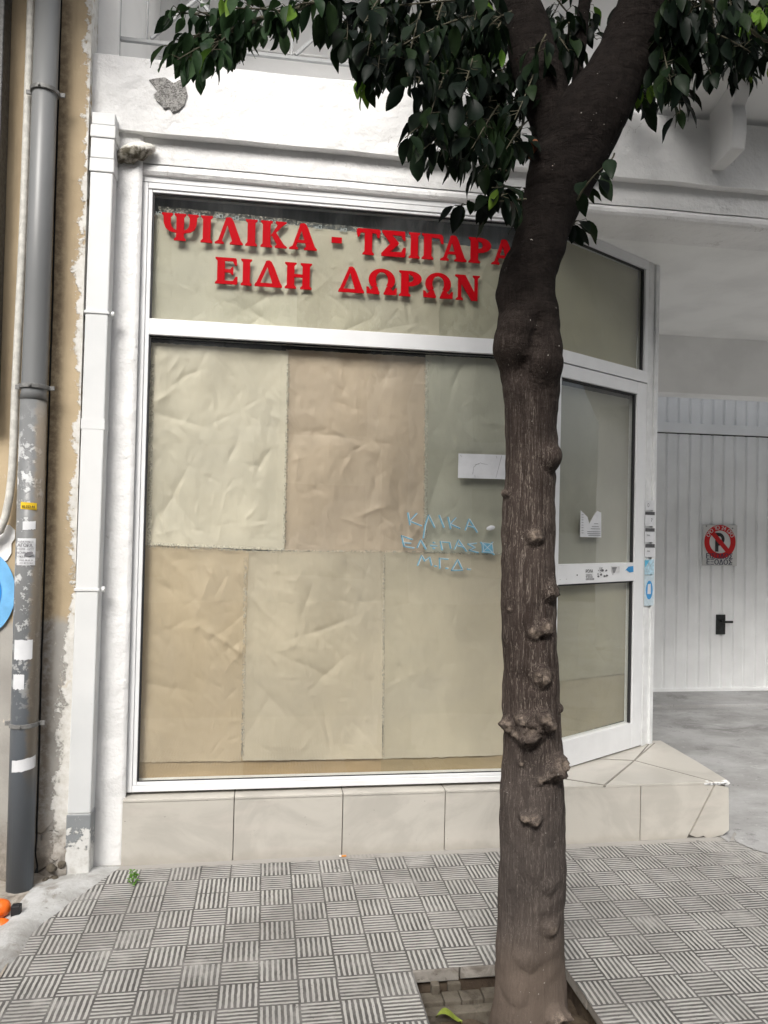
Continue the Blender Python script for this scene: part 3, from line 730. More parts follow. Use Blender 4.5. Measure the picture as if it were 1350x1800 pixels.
cp = [(3.575, 3.362), (3.52, 3.366), (3.46, 3.374), (3.42, 3.382), (3.385, 3.388), (3.372, 3.46), (3.372, 3.54), (3.385, 3.598), (3.30, 3.70), (3.20, 3.785), (3.24, 3.80), (3.575, 3.70)]
b.prism([(2.162, y, z) for y, z in cp], (.074, 0, 0)); b.build('corbel', M_white_clean, bal, bevel=.006)
b = MB(); b.prism([(3.9, y, z) for y, z in cp], (.074, 0, 0)); b.build('corbel', M_white_clean, bal, bevel=.006)

# ================================================================ ACROSS THE STREET (seen only as reflections in the panes)
M_opp = plaster('opposite_render', (.46, .45, .42), .3, False, .002)
opp = thing('apartment_building', 'apartment block across the street, reflected in the shop panes', 'building')
b = MB(); b.box(-26, 26, -10.0, -9.0, -.13, 9.6); b.build('wall', M_opp, opp)
for fl_ in range(3):
    z = 3.3+3.0*fl_
    if fl_ < 2:
        b = MB(); b.box(-26, 26, -8.999, -7.9, z-.2, z); b.build('balcony_slab', M_opp, opp)
    for k in range(12):
        b = MB(); x = -25+k*4.2; b.box(x, x+1.9, -8.999, -8.96, z-2.9 if fl_ == 0 else z-2.95, z-.9); b.build('window', M_dark, opp)
# ================================================================ NEIGHBOUR ON THE LEFT
ngh = thing('neighbour_building', 'weathered beige stucco house wall left of the shop', 'building')
NY = 3.50
def nwall(x0, x1):
    def f(u, v):
        x = x0+(x1-x0)*u; z = -.1+7*v
        low = max(0, 1-z/.22)
        return (x, NY+.006*noise.noise((x*5, z*3, 1))+.004*noise.noise((x*20, z*14, 2))+low*(.05*noise.noise((x*11, z*14, 5))), z)
    return f
grid('wall', M_beige, nwall(-3.0, -.944), 60, 220, ngh)
grid('wall', M_beige, nwall(-.936, -.811), 20, 300, ngh)
b = MB(); b.box(-3, -.835, 3.53, 3.58, -.1, 6.9); b.build('gap_shadow', M_dark, ngh)  # dark sheet behind the wall gap, standing in for the pipe's shadow line
b = MB(); b.box(-.834, -.8125, 3.506, 3.65, -.1, 6.9); b.build('wall_return', M_beige, ngh)
b = MB(); pl = at(15, 100, NY); b.box(-3, -1.138, 3.40, 3.495, 1.95, 6.9); b.build('pilaster', M_granite, ngh, bevel=.004)
b = MB(); b.box(-3, -.86, 2.7, 3.49, 4.25, 4.40); b.build('balcony_slab', M_beige, ngh)
b = MB()                                                    # broken stones at the foot
for k in range(9):
    c = Vector((random.uniform(-.895, -.82), random.uniform(3.455, 3.495), random.uniform(-.01, .07))); r = random.uniform(.009, .02)
    bm = bmesh.new(); bmesh.ops.create_icosphere(bm, subdivisions=2, radius=r)
    b.add([c+v.co*(1+.5*noise.noise(v.co*40+Vector((k, 0, 0)))) for v in bm.verts], [tuple(v.index for v in f.verts) for f in bm.faces]); bm.free()
b.build('broken_masonry', M_rubble, ngh)
# white filler patch beside the graffiti
b = MB(); b.prism([at(x, y, NY-.008) for x, y in ((-30, 935), (0, 926), (16, 922), (26, 932), (26, 946), (20, 955), (20, 972), (12, 985), (-30, 1000))], (0, .006, 0)); b.build('filler_patch', M_white, ngh)
# spray-painted ring on that wall
b = MB(); b2 = MB()
cx = at(-38, 1040, NY).x; cz = at(-38, 1042, NY).z; yy = NY-.012
def arc(B, r0, r1, a0, a1, y, n=30, ex=1.0):
    pts = [(cx+r1*math.cos(a)*ex, y, cz+r1*math.sin(a)*1.25) for a in [a0+(a1-a0)*k/n for k in range(n+1)]]
    pts2 = [(cx+r0*math.cos(a)*ex, y, cz+r0*math.sin(a)*1.25) for a in [a0+(a1-a0)*k/n for k in range(n+1)]]
    B.loft([pts, pts2], False, False)
arc(b, .098, .152, rad(-80), rad(80), yy)
sp = b.build('graffiti', M_spray, fix=False); tag(sp, 'light blue sprayed ring on the grey wall at the left edge', 'graffiti')
arc(b2, .045, .097, rad(-80), rad(80), yy); b2.build('inner_ring', M_spraydk, sp, fix=False)

# ================================================================ PIPES
gp_ = thing('drainpipe', 'round grey plastic drainpipe with torn stickers on the beige wall', 'drainpipe')
GPX, GPYc, GR = -.977, 3.405, .0525
b = MB(); b.tube([(GPX+.002, GPYc, -.02), (GPX, GPYc, 1.2), (GPX, GPYc, 2.03)], GR, 28); b.build('pipe', M_gpipe, gp_, True)
b = MB(); b.tube([(GPX, GPYc, 2.031), (GPX, GPYc, 2.06), (GPX+.003, GPYc, 2.5), (GPX+.014, GPYc, 4.5)], [GR+.003, GR-.002, GR-.003, GR-.003], 28); b.build('pipe', M_gpipe, gp_, True)
for z in (.68, 2.085, 3.335):
    b = MB(); gx_ = GPX+(.008 if z > 3 else 0)
    b.tube([(gx_, GPYc, z-.009), (gx_, GPYc, z+.009)], GR+.005, 28)
    for s_ in (-1, 1): b.box(gx_+s_*(GR+.004), gx_+s_*(GR+.026), GPYc+.01, GPYc+.018, z-.009, z+.009)
    b.tube([(GPX, GPYc-GR-.012, z), (GPX, GPYc-GR-.002, z)], .006, 8)
    b.build('clamp', M_clamp, gp_, bevel=.0015)
wp = thing('rainwater_pipe', 'square white painted rainwater pipe between beige wall and shop window', 'drainpipe')
def wpx(z): return -.818+.0066*z
b = MB()
def wbox(z0, z1, g, B):
    a0, a1 = wpx(z0)-g, wpx(z1)-g; wd = .096+2*g
    B.add([(a0, 3.495-g, z0), (a0+wd, 3.495-g, z0), (a0+wd, 3.585, z0), (a0, 3.585, z0), (a1, 3.495-g, z1), (a1+wd, 3.495-g, z1), (a1+wd, 3.585, z1), (a1, 3.585, z1)],
          [(0, 1, 5, 4), (1, 2, 6, 5), (2, 3, 7, 6), (3, 0, 4, 7), (0, 3, 2, 1), (4, 5, 6, 7)])
wbox(-.02, .266, .003, b); wbox(.2665, 3.055, 0, b); b.build('pipe', M_wpipe, wp, bevel=.006)
for z0, z1, g in ((3.056, 3.115, .004), (3.117, 3.205, .002), (3.207, 3.262, .005), (3.264, 3.318, .001)):
    b = MB(); wbox(z0, z1, g, b); b.build('collar', M_wpipe, wp, bevel=.004)
for pz in (548, 1037):
    z = at(165, pz, 3.49).z
    b = MB(); wbox(z-.006, z+.006, .005, b); b.tube([(wpx(z)+.105, 3.52, z), (wpx(z)+.118, 3.52, z)], .013, 10); b.tube([(wpx(z)-.012, 3.53, z), (wpx(z)-.004, 3.53, z)], .010, 10)
    b.build('bracket', M_wpipe, wp, bevel=.002)
zj = at(160, 745, 3.49).z
b = MB(); wbox(zj-.022, zj+.022, .0012, b); b.build('joint_sleeve', M_wpipe, wp)
cd = MB(); cpts = [(-1.046, 3.455, 6.5), (-1.050, 3.455, 3.5), (-1.054, 3.455, 2.75), (-1.066, 3.455, 2.06), (-1.066, 3.455, 1.85), (-1.069, 3.455, 1.72), (-1.077, 3.455, 1.62), (-1.09, 3.455, 1.54), (-1.11, 3.455, 1.48), (-1.15, 3.455, 1.45), (-1.3, 3.455, 1.43)]
cd.tube(cpts, .0165, 14); con = cd.build('conduit', M_conduit, None, True)
tag(con, 'thin white conduit curving away left beside the grey drainpipe', 'conduit')

# ================================================================ SHOP SIGN: red cut-out letters on the upper pane
def stem(l, r, bot=True, top=True):
    p = []
    p += [(l-.075, 0), (l-.08, .05), (l, .13)] if bot else [(l, 0)]
    p += [(l, .87), (l-.08, .95), (l-.075, 1)] if top else [(l, 1)]
    p += [(r+.075, 1), (r+.08, .95), (r, .87)] if top else [(r, 1)]
    p += [(r, .13), (r+.08, .05), (r+.075, 0)] if bot else [(r, 0)]
    return p
def arcpoly(cx, cy, ro, so, ri, si, a0, a1, n=26):
    A = [rad(a0+(a1-a0)*k/n) for k in range(n+1)]
    return [(cx+ro*math.cos(a), cy+so*math.sin(a)) for a in A]+[(cx+ri*math.cos(a), cy+si*math.sin(a)) for a in A[::-1]]
def psi():
    L = [(.02, 1), (-.03, .96), (.05, .88), (.07, .62), (.14, .44), (.28, .33), (.58, .27), (.58, .37), (.44, .43), (.37, .52), (.34, .66), (.34, .86), (.42, .95), (.40, 1)]
    return 1.40, [stem(.55, .85), L, [(1.4-x, y) for x, y in L]]
def legs():
    return [[(.08, .10), (.36, .98), (.50, .98), (.22, .10)], [(.34, .97), (.40, 1.0), (.50, 1.01), (.58, .97), (.66, .82), (.93, .10), (.60, .10)],
            [(-.03, 0), (-.04, .05), (.08, .13), (.22, .13), (.30, .05), (.29, 0)], [(.52, 0), (.51, .05), (.60, .13), (.92, .13), (1.0, .05), (.99, 0)]]
GL = {'Ψ': psi(), 'Ι': (.46, [stem(.08, .38)]), 'Λ': (.98, legs()), 'Α': (.98, legs()+[[(.2, .26), (.72, .26), (.70, .37), (.24, .37)]]),
 'Κ': (1.0, [stem(.08, .38), [(.36, .40), (.64, .86), (.56, .94), (.57, 1), (.98, 1), (.98, .95), (.86, .87), (.54, .52)], [(.40, .50), (.55, .62), (.90, .13), (1.02, .05), (1.0, 0), (.55, 0), (.54, .05), (.62, .12)]]),
 '-': (.40, [[(0, .36), (.40, .36), (.40, .58), (0, .58)]]),
 'Τ': (.90, [stem(.30, .60, True, False), [(.02, .66), (-.03, .92), (.03, 1.0), (.87, 1.0), (.93, .92), (.88, .66), (.81, .68), (.75, .84), (.15, .84), (.09, .68)]]),
 'Σ': (.92, [[(.02, 1), (.88, 1), (.90, .64), (.82, .66), (.74, .83), (.40, .83), (.66, .54), (.64, .48), (.34, .18), (.74, .20), (.83, .38), (.92, .37), (.90, .03), (.86, 0), (.0, 0), (-.01, .10), (.33, .50), (.02, .92)]]),
 'Γ': (.80, [stem(.08, .38), [(.30, .86), (.30, 1.0), (.74, 1.0), (.82, .92), (.84, .64), (.76, .64), (.68, .84)]]),
 'Ρ': (.88, [stem(.08, .38), arcpoly(.40, .70, .48, .30, .16, .14, -96, 90)]),
 'Ε': (.88, [stem(.08, .38), [(.30, .87), (.30, 1), (.80, 1), (.84, .94), (.85, .72), (.77, .72), (.68, .87)], [(.30, .44), (.30, .57), (.58, .57), (.66, .66), (.71, .66), (.71, .36), (.66, .36), (.58, .44)], [(.30, 0), (.30, .13), (.70, .13), (.80, .30), (.88, .30), (.88, .06), (.84, 0)]]),
 'Δ': (1.0, [[(.02, .08), (.40, .98), (.54, .98), (.18, .08)], [(.38, .97), (.44, 1.0), (.52, 1.01), (.60, .96), (.70, .78), (.98, .08), (.66, .08)], [(-.01, 0), (-.02, .05), (.02, .14), (.97, .14), (1.02, .05), (1.01, 0)]]),
 'Η': (1.02, [stem(.08, .36), stem(.66, .94), [(.3, .44), (.72, .44), (.72, .56), (.3, .56)]]),
 'Ω': (1.14, [arcpoly(.57, .57, .50, .44, .23, .30, -42, 222), [(.0, .02), (-.01, .28), (.07, .28), (.14, .16), (.20, .22), (.30, .36), (.40, .30), (.46, .14), (.50, .06), (.48, 0)], [(1.14, .02), (1.15, .28), (1.07, .28), (1.0, .16), (.94, .22), (.84, .36), (.74, .30), (.68, .14), (.64, .06), (.66, 0)]]),
 'Ν': (1.04, [stem(.12, .25), [(.0, 1), (-.01, .94), (.10, .88), (.66, 0), (.90, 0), (.90, .10), (.40, 1)], stem(.77, .90, False, True)])}
def z1(x, y): return 240+x/3.75, 330+y/3.75
def z2(x, y): return 560+x/3.75, 380+y/3.75
row1 = [('Ψ', z1, 163, 408), ('Ι', z1, 420, 503), ('Λ', z1, 520, 702), ('Ι', z1, 715, 798), ('Κ', z1, 815, 993), ('Α', z1, 1012, 1190), ('-', z2, 83, 152), ('Τ', z2, 248, 402), ('Σ', z2, 410, 575), ('Ι', z2, 590, 668), ('Γ', z2, 676, 816), ('Α', z2, 805, 975), ('Ρ', z2, 985, 1137), ('Α', z2, 1143, 1305)]
row2 = [('Ε', z1, 515, 668), ('Ι', z1, 685, 762), ('Δ', z1, 780, 960), ('Η', z1, 975, 1158), ('Δ', z2, 128, 297), ('Ω', z2, 312, 515), ('Ρ', z2, 525, 678), ('Ω', z2, 687, 884), ('Ν', z2, 895, 1072)]
LY = 3.6455
sign = thing('shop_sign', 'two rows of red serif Greek letters across the upper window pane', 'sign')
def sign_row(row, zb, zt):
    for ch, fn, a, c in row:
        X0 = at(*fn(a, 0 if fn is z2 else 0), LY).x; ymid = 400
        pa = fn(a, 250 if row is row1 else 520); pc = fn(c, 250 if row is row1 else 520)
        X0 = at(*pa, LY).x; X1 = at(*pc, LY).x; w_, polys = GL[ch]
        b = MB()
        for k, pl in enumerate(polys):
            b.prism([(X0+(X1-X0)*(x/w_ if ch in '-' else (x+.02)/(w_+.02)), LY-.00025*k, zb+(zt-zb)*y) for x, y in pl], (0, .006+.00025*k, 0))
        b.build('letter', M_red, sign)
def meanz(pairs): return sum(at(*p, LY).z for p in pairs)/len(pairs)
sign_row(row1, meanz([z1(290, 355), z1(1100, 406), z2(325, 249), z2(1060, 310)]), meanz([z1(290, 183), z1(1100, 228), z2(325, 75), z2(1060, 145)]))
sign_row(row2, meanz([z1(590, 637), z1(1060, 663), z2(215, 498), z2(980, 560)]), meanz([z1(590, 467), z1(1060, 493), z2(215, 322), z2(980, 392)]))

# ================================================================ BROWN PAPER BEHIND THE GLASS
PAPERS = []
def paper(quad, Y, col, label, seed, amp=.006, door=False, fold=0.0):
    q = [Vector(at(x, y, Y)) if not door else Vector((*atd(x, y), 0)) for x, y in quad]
    m = m_paper('wrapping_paper', col, seed)
    nu, nv = 100, 120
    lim = .011 if Y < 3.68 and not door else .018
    rs = random.Random(seed*100); ax0, ax1 = min(p.x for p in q), max(p.x for p in q); zz = [p.y if door else p.z for p in q]
    U, V = np.meshgrid(np.linspace(0, 1, nu+1), np.linspace(0, 1, nv+1))
    Q = np.array([[p.x, p.y if door else p.z] for p in q])
    PA = lambda k: (Q[3, k]*(1-U)+Q[2, k]*U)*(1-V) + (Q[0, k]*(1-U)+Q[1, k]*U)*V
    A_, Z_ = PA(0), PA(1); Hf = np.zeros_like(A_)
    size = min(1.0, (max(zz)-min(zz))*1.4)
    wa = np.array([[noise.noise((A_[j, i]*9, Z_[j, i]*9, seed)) for i in range(nu+1)] for j in range(nv+1)])*.012
    for k in range(int(size*16)+3 + int(size*90)+8):
        big = k < int(size*16)+3
        an = rs.gauss(.6, .6) if rs.random() < .45 else rs.uniform(0, math.pi)
        ca_, cz_ = rs.uniform(ax0, ax1), rs.uniform(min(zz), max(zz)); nx, nz_ = math.cos(an), math.sin(an)
        wd_, ln_, am_ = (rs.uniform(.012, .04), rs.uniform(.05, .18), rs.choice((-1, 1, 1))*rs.uniform(.2, .7)) if big else (rs.uniform(.005, .014), rs.uniform(.012, .055), rs.choice((-1, 1))*rs.uniform(.08, .30))
        sd = (A_-ca_)*nx+(Z_-cz_)*nz_+wa; ld = -(A_-ca_)*nz_+(Z_-cz_)*nx
        Hf += am_*np.exp(-np.abs(sd)/wd_)*np.exp(-(ld/ln_)**2)
    def f(u, v):
        j, i = round(v*nv), round(u*nu); a, z = A_[j, i], Z_[j, i]
        ragged = .003*noise.noise((v*30 if u in (0, 1) else u*30, seed, 1)) if (u in (0, 1) or v in (0, 1)) else 0
        env = min(1.0, 12*min(u, 1-u, v, 1-v)+.2)
        h = Hf[j, i] + 1.2*noise.noise((a*3.4, z*1.0, seed)) + .55*noise.noise((a*8, z*2.2, seed+3)) + .10*noise.noise((a*40, z*25, seed))
        d = max(-lim, min(.03, 1.3*amp*h*env))
        if door: return dp(a+ragged, z+ragged, Y+d)
        return (a+ragged, Y+d, z+ragged)
    o = grid('paper_sheet', m, f, nu, nv); tag(o, label, 'paper sheet', 'brown paper sheets taped inside the shop window')
    return o
OLI = (.51, .475, .38); LTB = (.62, .56, .455); TAN = (.53, .425, .325); GRN = (.47, .455, .375); LOW = (.53, .425, .30); STR = (.41, .305, .185)
paper([(270, 374), (526, 397), (526, 592), (262, 580)], 3.673, OLI, 'pale olive paper behind the red letters, leftmost in the upper pane', 1.1, .009)
paper([(522, 397), (774, 424), (772, 604), (522, 590)], 3.671, (.47, .43, .335), 'pale olive paper behind the dash and the middle red letters', 2.3, .009)
paper([(770, 426), (935, 446), (935, 612), (770, 603)], 3.673, (.42, .395, .305), 'dim olive paper in the upper pane beside the tree trunk', 3.2, .007)
paper([(266, 602), (507, 617), (500, 968), (255, 958)], 3.686, LTB, 'light beige crumpled paper, top left of the lower pane', 4.7, .014)
paper([(503, 614), (752, 628), (747, 972), (497, 968)], 3.694, TAN, 'darker tan crumpled paper in the middle of the lower pane', 5.9, .014)
paper([(748, 624), (935, 634), (935, 975), (746, 971)], 3.689, GRN, 'greenish grey paper behind the white label and the handwriting', 6.4, .009)
paper([(252, 955), (438, 968), (424, 1338), (244, 1340)], 3.691, LOW, 'narrow tan paper, bottom left of the lower pane', 7.6, .011)
paper([(432, 968), (676, 970), (672, 1334), (426, 1337)], 3.688, (.54, .465, .36), 'tan paper at lower centre of the big pane, under the two crumpled sheets', 8.8, .011)
paper([(674, 970), (935, 975), (935, 1326), (673, 1334)], 3.692, (.53, .465, .36), 'smooth tan paper below the handwriting beside the trunk', 9.5, .008)
paper([(243, 1330), (428, 1326), (426, 1372), (243, 1374)], 3.697, STR, 'narrow brown paper strip along the window bottom, left piece', 10.4, .004)
paper([(422, 1326), (676, 1322), (676, 1367), (422, 1372)], 3.699, (.38, .27, .15), 'narrow brown paper strip along the window bottom, middle piece', 11.2, .004)
paper([(670, 1318), (935, 1312), (935, 1358), (670, 1367)], 3.697, (.35, .265, .15), 'narrow brown paper strip along the window bottom, by the trunk', 12.9, .004)
paper([(960, 380), (1140, 470), (1136, 655), (960, 605)], .055, (.38, .355, .245), 'olive paper behind the small pane above the door', 13.3, .003, True)
paper([(993, 672), (1122, 700), (1118, 990), (988, 996)], .055, (.40, .385, .325), 'grey green paper in the upper glass of the door', 14.1, .004, True)
paper([(988, 1020), (1118, 1010), (1116, 1186), (986, 1202)], .055, (.39, .36, .265), 'olive paper in the lower glass of the door, upper sheet', 15.7, .005, True)
paper([(988, 1192), (1118, 1176), (1114, 1270), (988, 1306)], .060, (.36, .315, .215), 'brownish olive paper at the bottom of the door glass', 16.2, .005, True)
# tape along the top of the upper sheets
b = MB()
for x0, y0, x1, y1 in ((278, 362, 520, 386), (522, 388, 640, 400), (640, 402, 770, 415)):
    a = at(x0, y0, 3.663); c = at(x1, y1, 3.663); h = .030
    n = 24
    b.loft([[a.lerp(c, k/n)+Vector((0, .003*noise.noise((k*.8, 1, x0)), .002*noise.noise((k*.9, 5, x0)))) for k in range(n+1)], [a.lerp(c, k/n)+Vector((0, .001, -h+.002*noise.noise((k*.7, 9, x0)))) for k in range(n+1)]], False, False)
mt = bpy.data.materials.new('tape_film'); mt.use_nodes = True; t_ = mt.node_tree; pb = t_.nodes['Principled BSDF']
pb.inputs['Base Color'].default_value = (.58, .55, .47, 1); pb.inputs['Roughness'].default_value = .25; pb.inputs['Alpha'].default_value = .3
_tc = t_.nodes.new('ShaderNodeTexCoord'); _nz = t_.nodes.new('ShaderNodeTexNoise'); _nz.inputs['Scale'].default_value = 55; _nz.inputs['Detail'].default_value = 4; _nz.inputs['Distortion'].default_value = 1.5
_mr = t_.nodes.new('ShaderNodeMapRange'); _mr.inputs['From Min'].default_value = .45; _mr.inputs['From Max'].default_value = .68; _mr.inputs['To Min'].default_value = .04; _mr.inputs['To Max'].default_value = .62
t_.links.new(_tc.outputs['Object'], _nz.inputs[0]); t_.links.new(_nz.outputs[0], _mr.inputs[0]); t_.links.new(_mr.outputs[0], pb.inputs['Alpha'])
_bp = t_.nodes.new('ShaderNodeBump'); _bp.inputs['Distance'].default_value = .006; t_.links.new(_nz.outputs[0], _bp.inputs['Height']); t_.links.new(_bp.outputs[0], pb.inputs['Normal'])
tp = b.build('clear_tape', mt, fix=False); tag(tp, 'strip of clear tape along the top edge of the upper papers', 'tape')
b = MB()
for x, y in ((285, 375), (318, 376), (352, 377), (392, 380), (420, 383), (455, 388), (480, 389), (505, 393), (540, 396), (566, 399), (610, 404), (660, 409)):
    text_mb(random.choice(['De', 'D6', 'De.']), .028, at(x, y+4, 3.661), -XR, ZU, 0, .0003, b=b)
mtx = simple('tape_print', (.30, .34, .35), .5, .4, 0, 10, 0); b.build('print', mtx, tp, fix=False)
# tape along the seams of the lower sheets
b = MB()
for x0, y0, x1, y1, wd in ((507, 640, 500, 955, 6), (750, 632, 747, 965, 8), (262, 958, 500, 968, 9), (500, 968, 745, 970, 4), (432, 980, 426, 1330, 6), (675, 975, 673, 1330, 5), (268, 640, 262, 960, 7), (745, 971, 930, 975, 5)):
    a = at(x0, y0, 3.679); c = at(x1, y1, 3.679); d = (c-a).normalized(); s_ = Vector((d.z, 0, -d.x))*wd/FPX*1.8
    n = 40
    b.loft([[a.lerp(c, k/n)+s_*(1+.3*noise.noise((k*1.3, 2, x0)))+Vector((0, .002*noise.noise((k*1.1, 1, x0)), 0)) for k in range(n+1)], [a.lerp(c, k/n)-s_*(1+.3*noise.noise((k*1.7, 8, x0))) for k in range(n+1)]], False, False)
tp2 = b.build('clear_tape', mt, fix=False); tag(tp2, 'clear tape sealing the seams between the lower brown papers', 'tape')

# ================================================================ STICKERS, NOTES, WRITING ON THE GLASS
GF = 3.6505
def quadthing(name, quad, Y, m, label, cat, group=None, th=.0012, door=None):
    pts = [at(x, y, Y) for x, y in quad] if door is None else [dp(*atd(x, y), door) for x, y in quad]
    b = MB(); b.prism(pts, (0, th, 0) if door is None else DN*th); o = b.build(name, m); return tag(o, label, cat, group)
lab = quadthing('paper_label', [(806, 797), (930, 801), (930, 844), (805, 840)], GF-.0015, M_label, 'blank white label with pen strokes on the lower pane', 'label')
def stroke(B, pts, wd, Y, taper=1.0, f=lambda x, y: (x, y)):
    P = [at(*f(x, y), Y) for x, y in pts]
    for a, c in zip(P[:-1], P[1:]):
        d = (c-a); L = d.length
        if L < 1e-5: continue
        d /= L; s_ = Vector((d.z, 0, -d.x))*wd/2
        B.add([a-s_-d*wd*.3, a+s_-d*wd*.3, c+s_*taper+d*wd*.3, c-s_*taper+d*wd*.3], [(0, 1, 2, 3)])
cr = lambda x, y: (650+x/3.857, 750+y/3.857)
b = MB(); 
for k, s_ in enumerate(([(698, 322), (705, 275), (722, 258), (755, 243)], [(755, 250), (798, 256)], [(895, 195), (855, 348)], [(715, 258), (745, 252)], [(615, 192), (622, 205)], [(712, 330), (715, 345)], [(860, 200), (862, 215)])):
    stroke(b, s_, .0016, GF-.0032-.0001*k, .7, cr)
b.build('pen_stroke', M_greyink, lab, fix=False)
strokes = [[(258, 585), (272, 665)], [(318, 590), (270, 640), (350, 672)], [(375, 672), (398, 600), (438, 682)], [(375, 672), (362, 755)], [(470, 603), (502, 683)], [(530, 615), (548, 692)], [(582, 620), (545, 660), (610, 690)],
 [(648, 700), (672, 628), (728, 716)], [(660, 672), (702, 682)], [(298, 822), (232, 812), (215, 740), (288, 765)], [(222, 785), (278, 790)], [(322, 820), (345, 768), (380, 830)], [(412, 806), (455, 808)], [(430, 786), (442, 787)], [(428, 824), (440, 825)],
 [(490, 835), (478, 780), (540, 785), (548, 825)], [(575, 830), (600, 770), (655, 845)], [(590, 805), (630, 815)], [(735, 853), (675, 838), (712, 820), (665, 797), (722, 790)],
 [(752, 785), (842, 868)], [(832, 785), (762, 850)], [(765, 790), (825, 795), (832, 855), (768, 850), (760, 790)], [(325, 940), (350, 875), (372, 910), (405, 885), (418, 940)], [(440, 945), (452, 946)], [(475, 960), (472, 893), (530, 898)], [(516, 960), (530, 961)],
 [(555, 975), (595, 903), (628, 972), (555, 975)], [(662, 966), (682, 968)]]
hw = thing('hand_lettering', 'pale blue hand-drawn Greek capitals in three lines on the pane', 'lettering')
LETTERS = [(0, 1), (2, 3), (4,), (5, 6), (7, 8), (9, 10), (11,), (12, 13, 14), (15,), (16, 17), (18,), (19, 20, 21), (22,), (23,), (24,), (25,), (26,), (27,)]
for grp in LETTERS:
    b = MB(); b2 = MB()
    for k in grp:
        stroke(b, strokes[k], .0080, GF-.0012-.00003*k, .85, cr)
        stroke(b2, [(x+6, y-3) for x, y in strokes[k]], .0022, GF-.0032-.00003*k, .8, cr)
    if grp == (19, 20, 21): b.add([at(*cr(x, y), GF-.0006) for x, y in ((765, 790), (825, 795), (832, 855), (768, 850))], [(0, 1, 2, 3)])
    lt = b.build('letter', M_marker, hw, fix=False); b2.build('white_edge', M_chalk, lt, fix=False)
b = MB(); c = at(863, 928, GF-.004); rings = []
for i in range(9):
    a = math.pi*i/8; rings.append([(c.x-.022*math.cos(a), c.y+.004-.006*math.sin(a)*math.cos(t)*1.0, c.z+.004*math.cos(a)*-1+.012*math.sin(a)*math.sin(t)*(1+.2*noise.noise((i, t, 0)))) for t in [2*math.pi*k/12 for k in range(12)]])
b.loft(rings); tag(b.build('putty_blob', M_label, None, True), 'small white putty lump on the pane right of the handwriting', 'putty')
# torn notice on the door glass
tn = quadthing('torn_notice', [(1027, 897), (1032, 902), (1039, 909), (1042, 921), (1050, 906), (1056, 898), (1063, 901), (1063, 945), (1026, 944)], 0, M_label, 'torn white notice with a notched top on the door glass', 'notice', door=.022)
b = MB()
for k in range(8):
    px, py = 1028, 905+k*4.6
    t, z = atd(px, py); b.box(t, t+.016, .0195, .0205, z, z+.0022, fd)
for k, (py, x0, x1) in enumerate(((930, 1044, 1060), (935, 1038, 1061), (938.5, 1038, 1061), (941.5, 1040, 1061), (926, 1046, 1058), (921, 1050, 1057))):
    t, z = atd(x0, py); t1, _ = atd(x1, py); b.box(t, t1, .0195, .0205, z, z+.0026, fd)
b.build('print', M_greyink, tn)
# stickers on the door's middle rail
def dtext(body, px, py, size, o, B): return text_mb(body, size, dp(*atd(px, py), o), DD, ZU, 0, .0004, b=B)
DO = .0006
b = MB(); dtext('ΡΟΛΑ', 1029.5, 1007, .024, DO, b); s1 = b.build('door_sticker', M_black, fix=False)
for k, tx in enumerate(('ΕΠΙΣΚΕΥΕΣ', '97 50 553', '6974103380')):
    b = MB(); dtext(tx, 1030, 1012+4*k, .0105 if k == 0 else .015, DO, b); b.build('print', M_greyink, s1, fix=False)
tag(s1, 'small sticker reading ΡΟΛΑ on the white door rail', 'sticker')
def shred(px, py, wpx_, hpx_, seed, n=10):
    B = MB(); rs = random.Random(seed)
    for k in range(n):
        t, z = atd(px+rs.uniform(0, wpx_), py+rs.uniform(0, hpx_)); s_ = rs.uniform(.004, .014)
        B.prism([dp(t+s_*math.cos(a)*rs.uniform(.5, 1.2), z+.6*s_*math.sin(a)*rs.uniform(.4, 1.2), DO+.0002*k-.002) for a in (0, 1, 2.1, 3, 4, 5.1)], DN*.0005)
    return B
s2 = shred(1051, 1002, 17, 12, 4, 14).build('door_sticker', M_greyink); tag(s2, 'half scraped-off grey sticker in the middle of the door rail', 'sticker')
b = MB(); dtext('ΓΟΓ', 1053, 1001.5, .017, -.002, b); b.build('print', M_greyink, s2, fix=False)
s3 = quadthing('door_sticker', [(1074, 995), (1089, 995.5), (1089, 1006), (1080, 1006.5), (1077, 1011), (1074, 1003)], 0, simple('pale_sticker', (.62, .62, .62), .5), 'pale grey ragged sticker right of centre on the door rail', 'sticker', door=-.0006)
b = MB()
for k in range(6):
    t, z = atd(1075+.4*k, 997.5+1.7*k); b.box(t, t+.05-.006*k, -.0016, -.0008, z-.002, z+.0012 if k != 1 else z+.0025, fd)
b.build('print', M_greyink, s3)
quadthing('door_sticker', [(1099, 1003), (1105, 996), (1113, 995), (1113.5, 1005), (1107, 1006.5), (1101, 1002)], 0, M_blue, 'blue torn sticker at the right end of the door rail', 'sticker', door=-.0006)
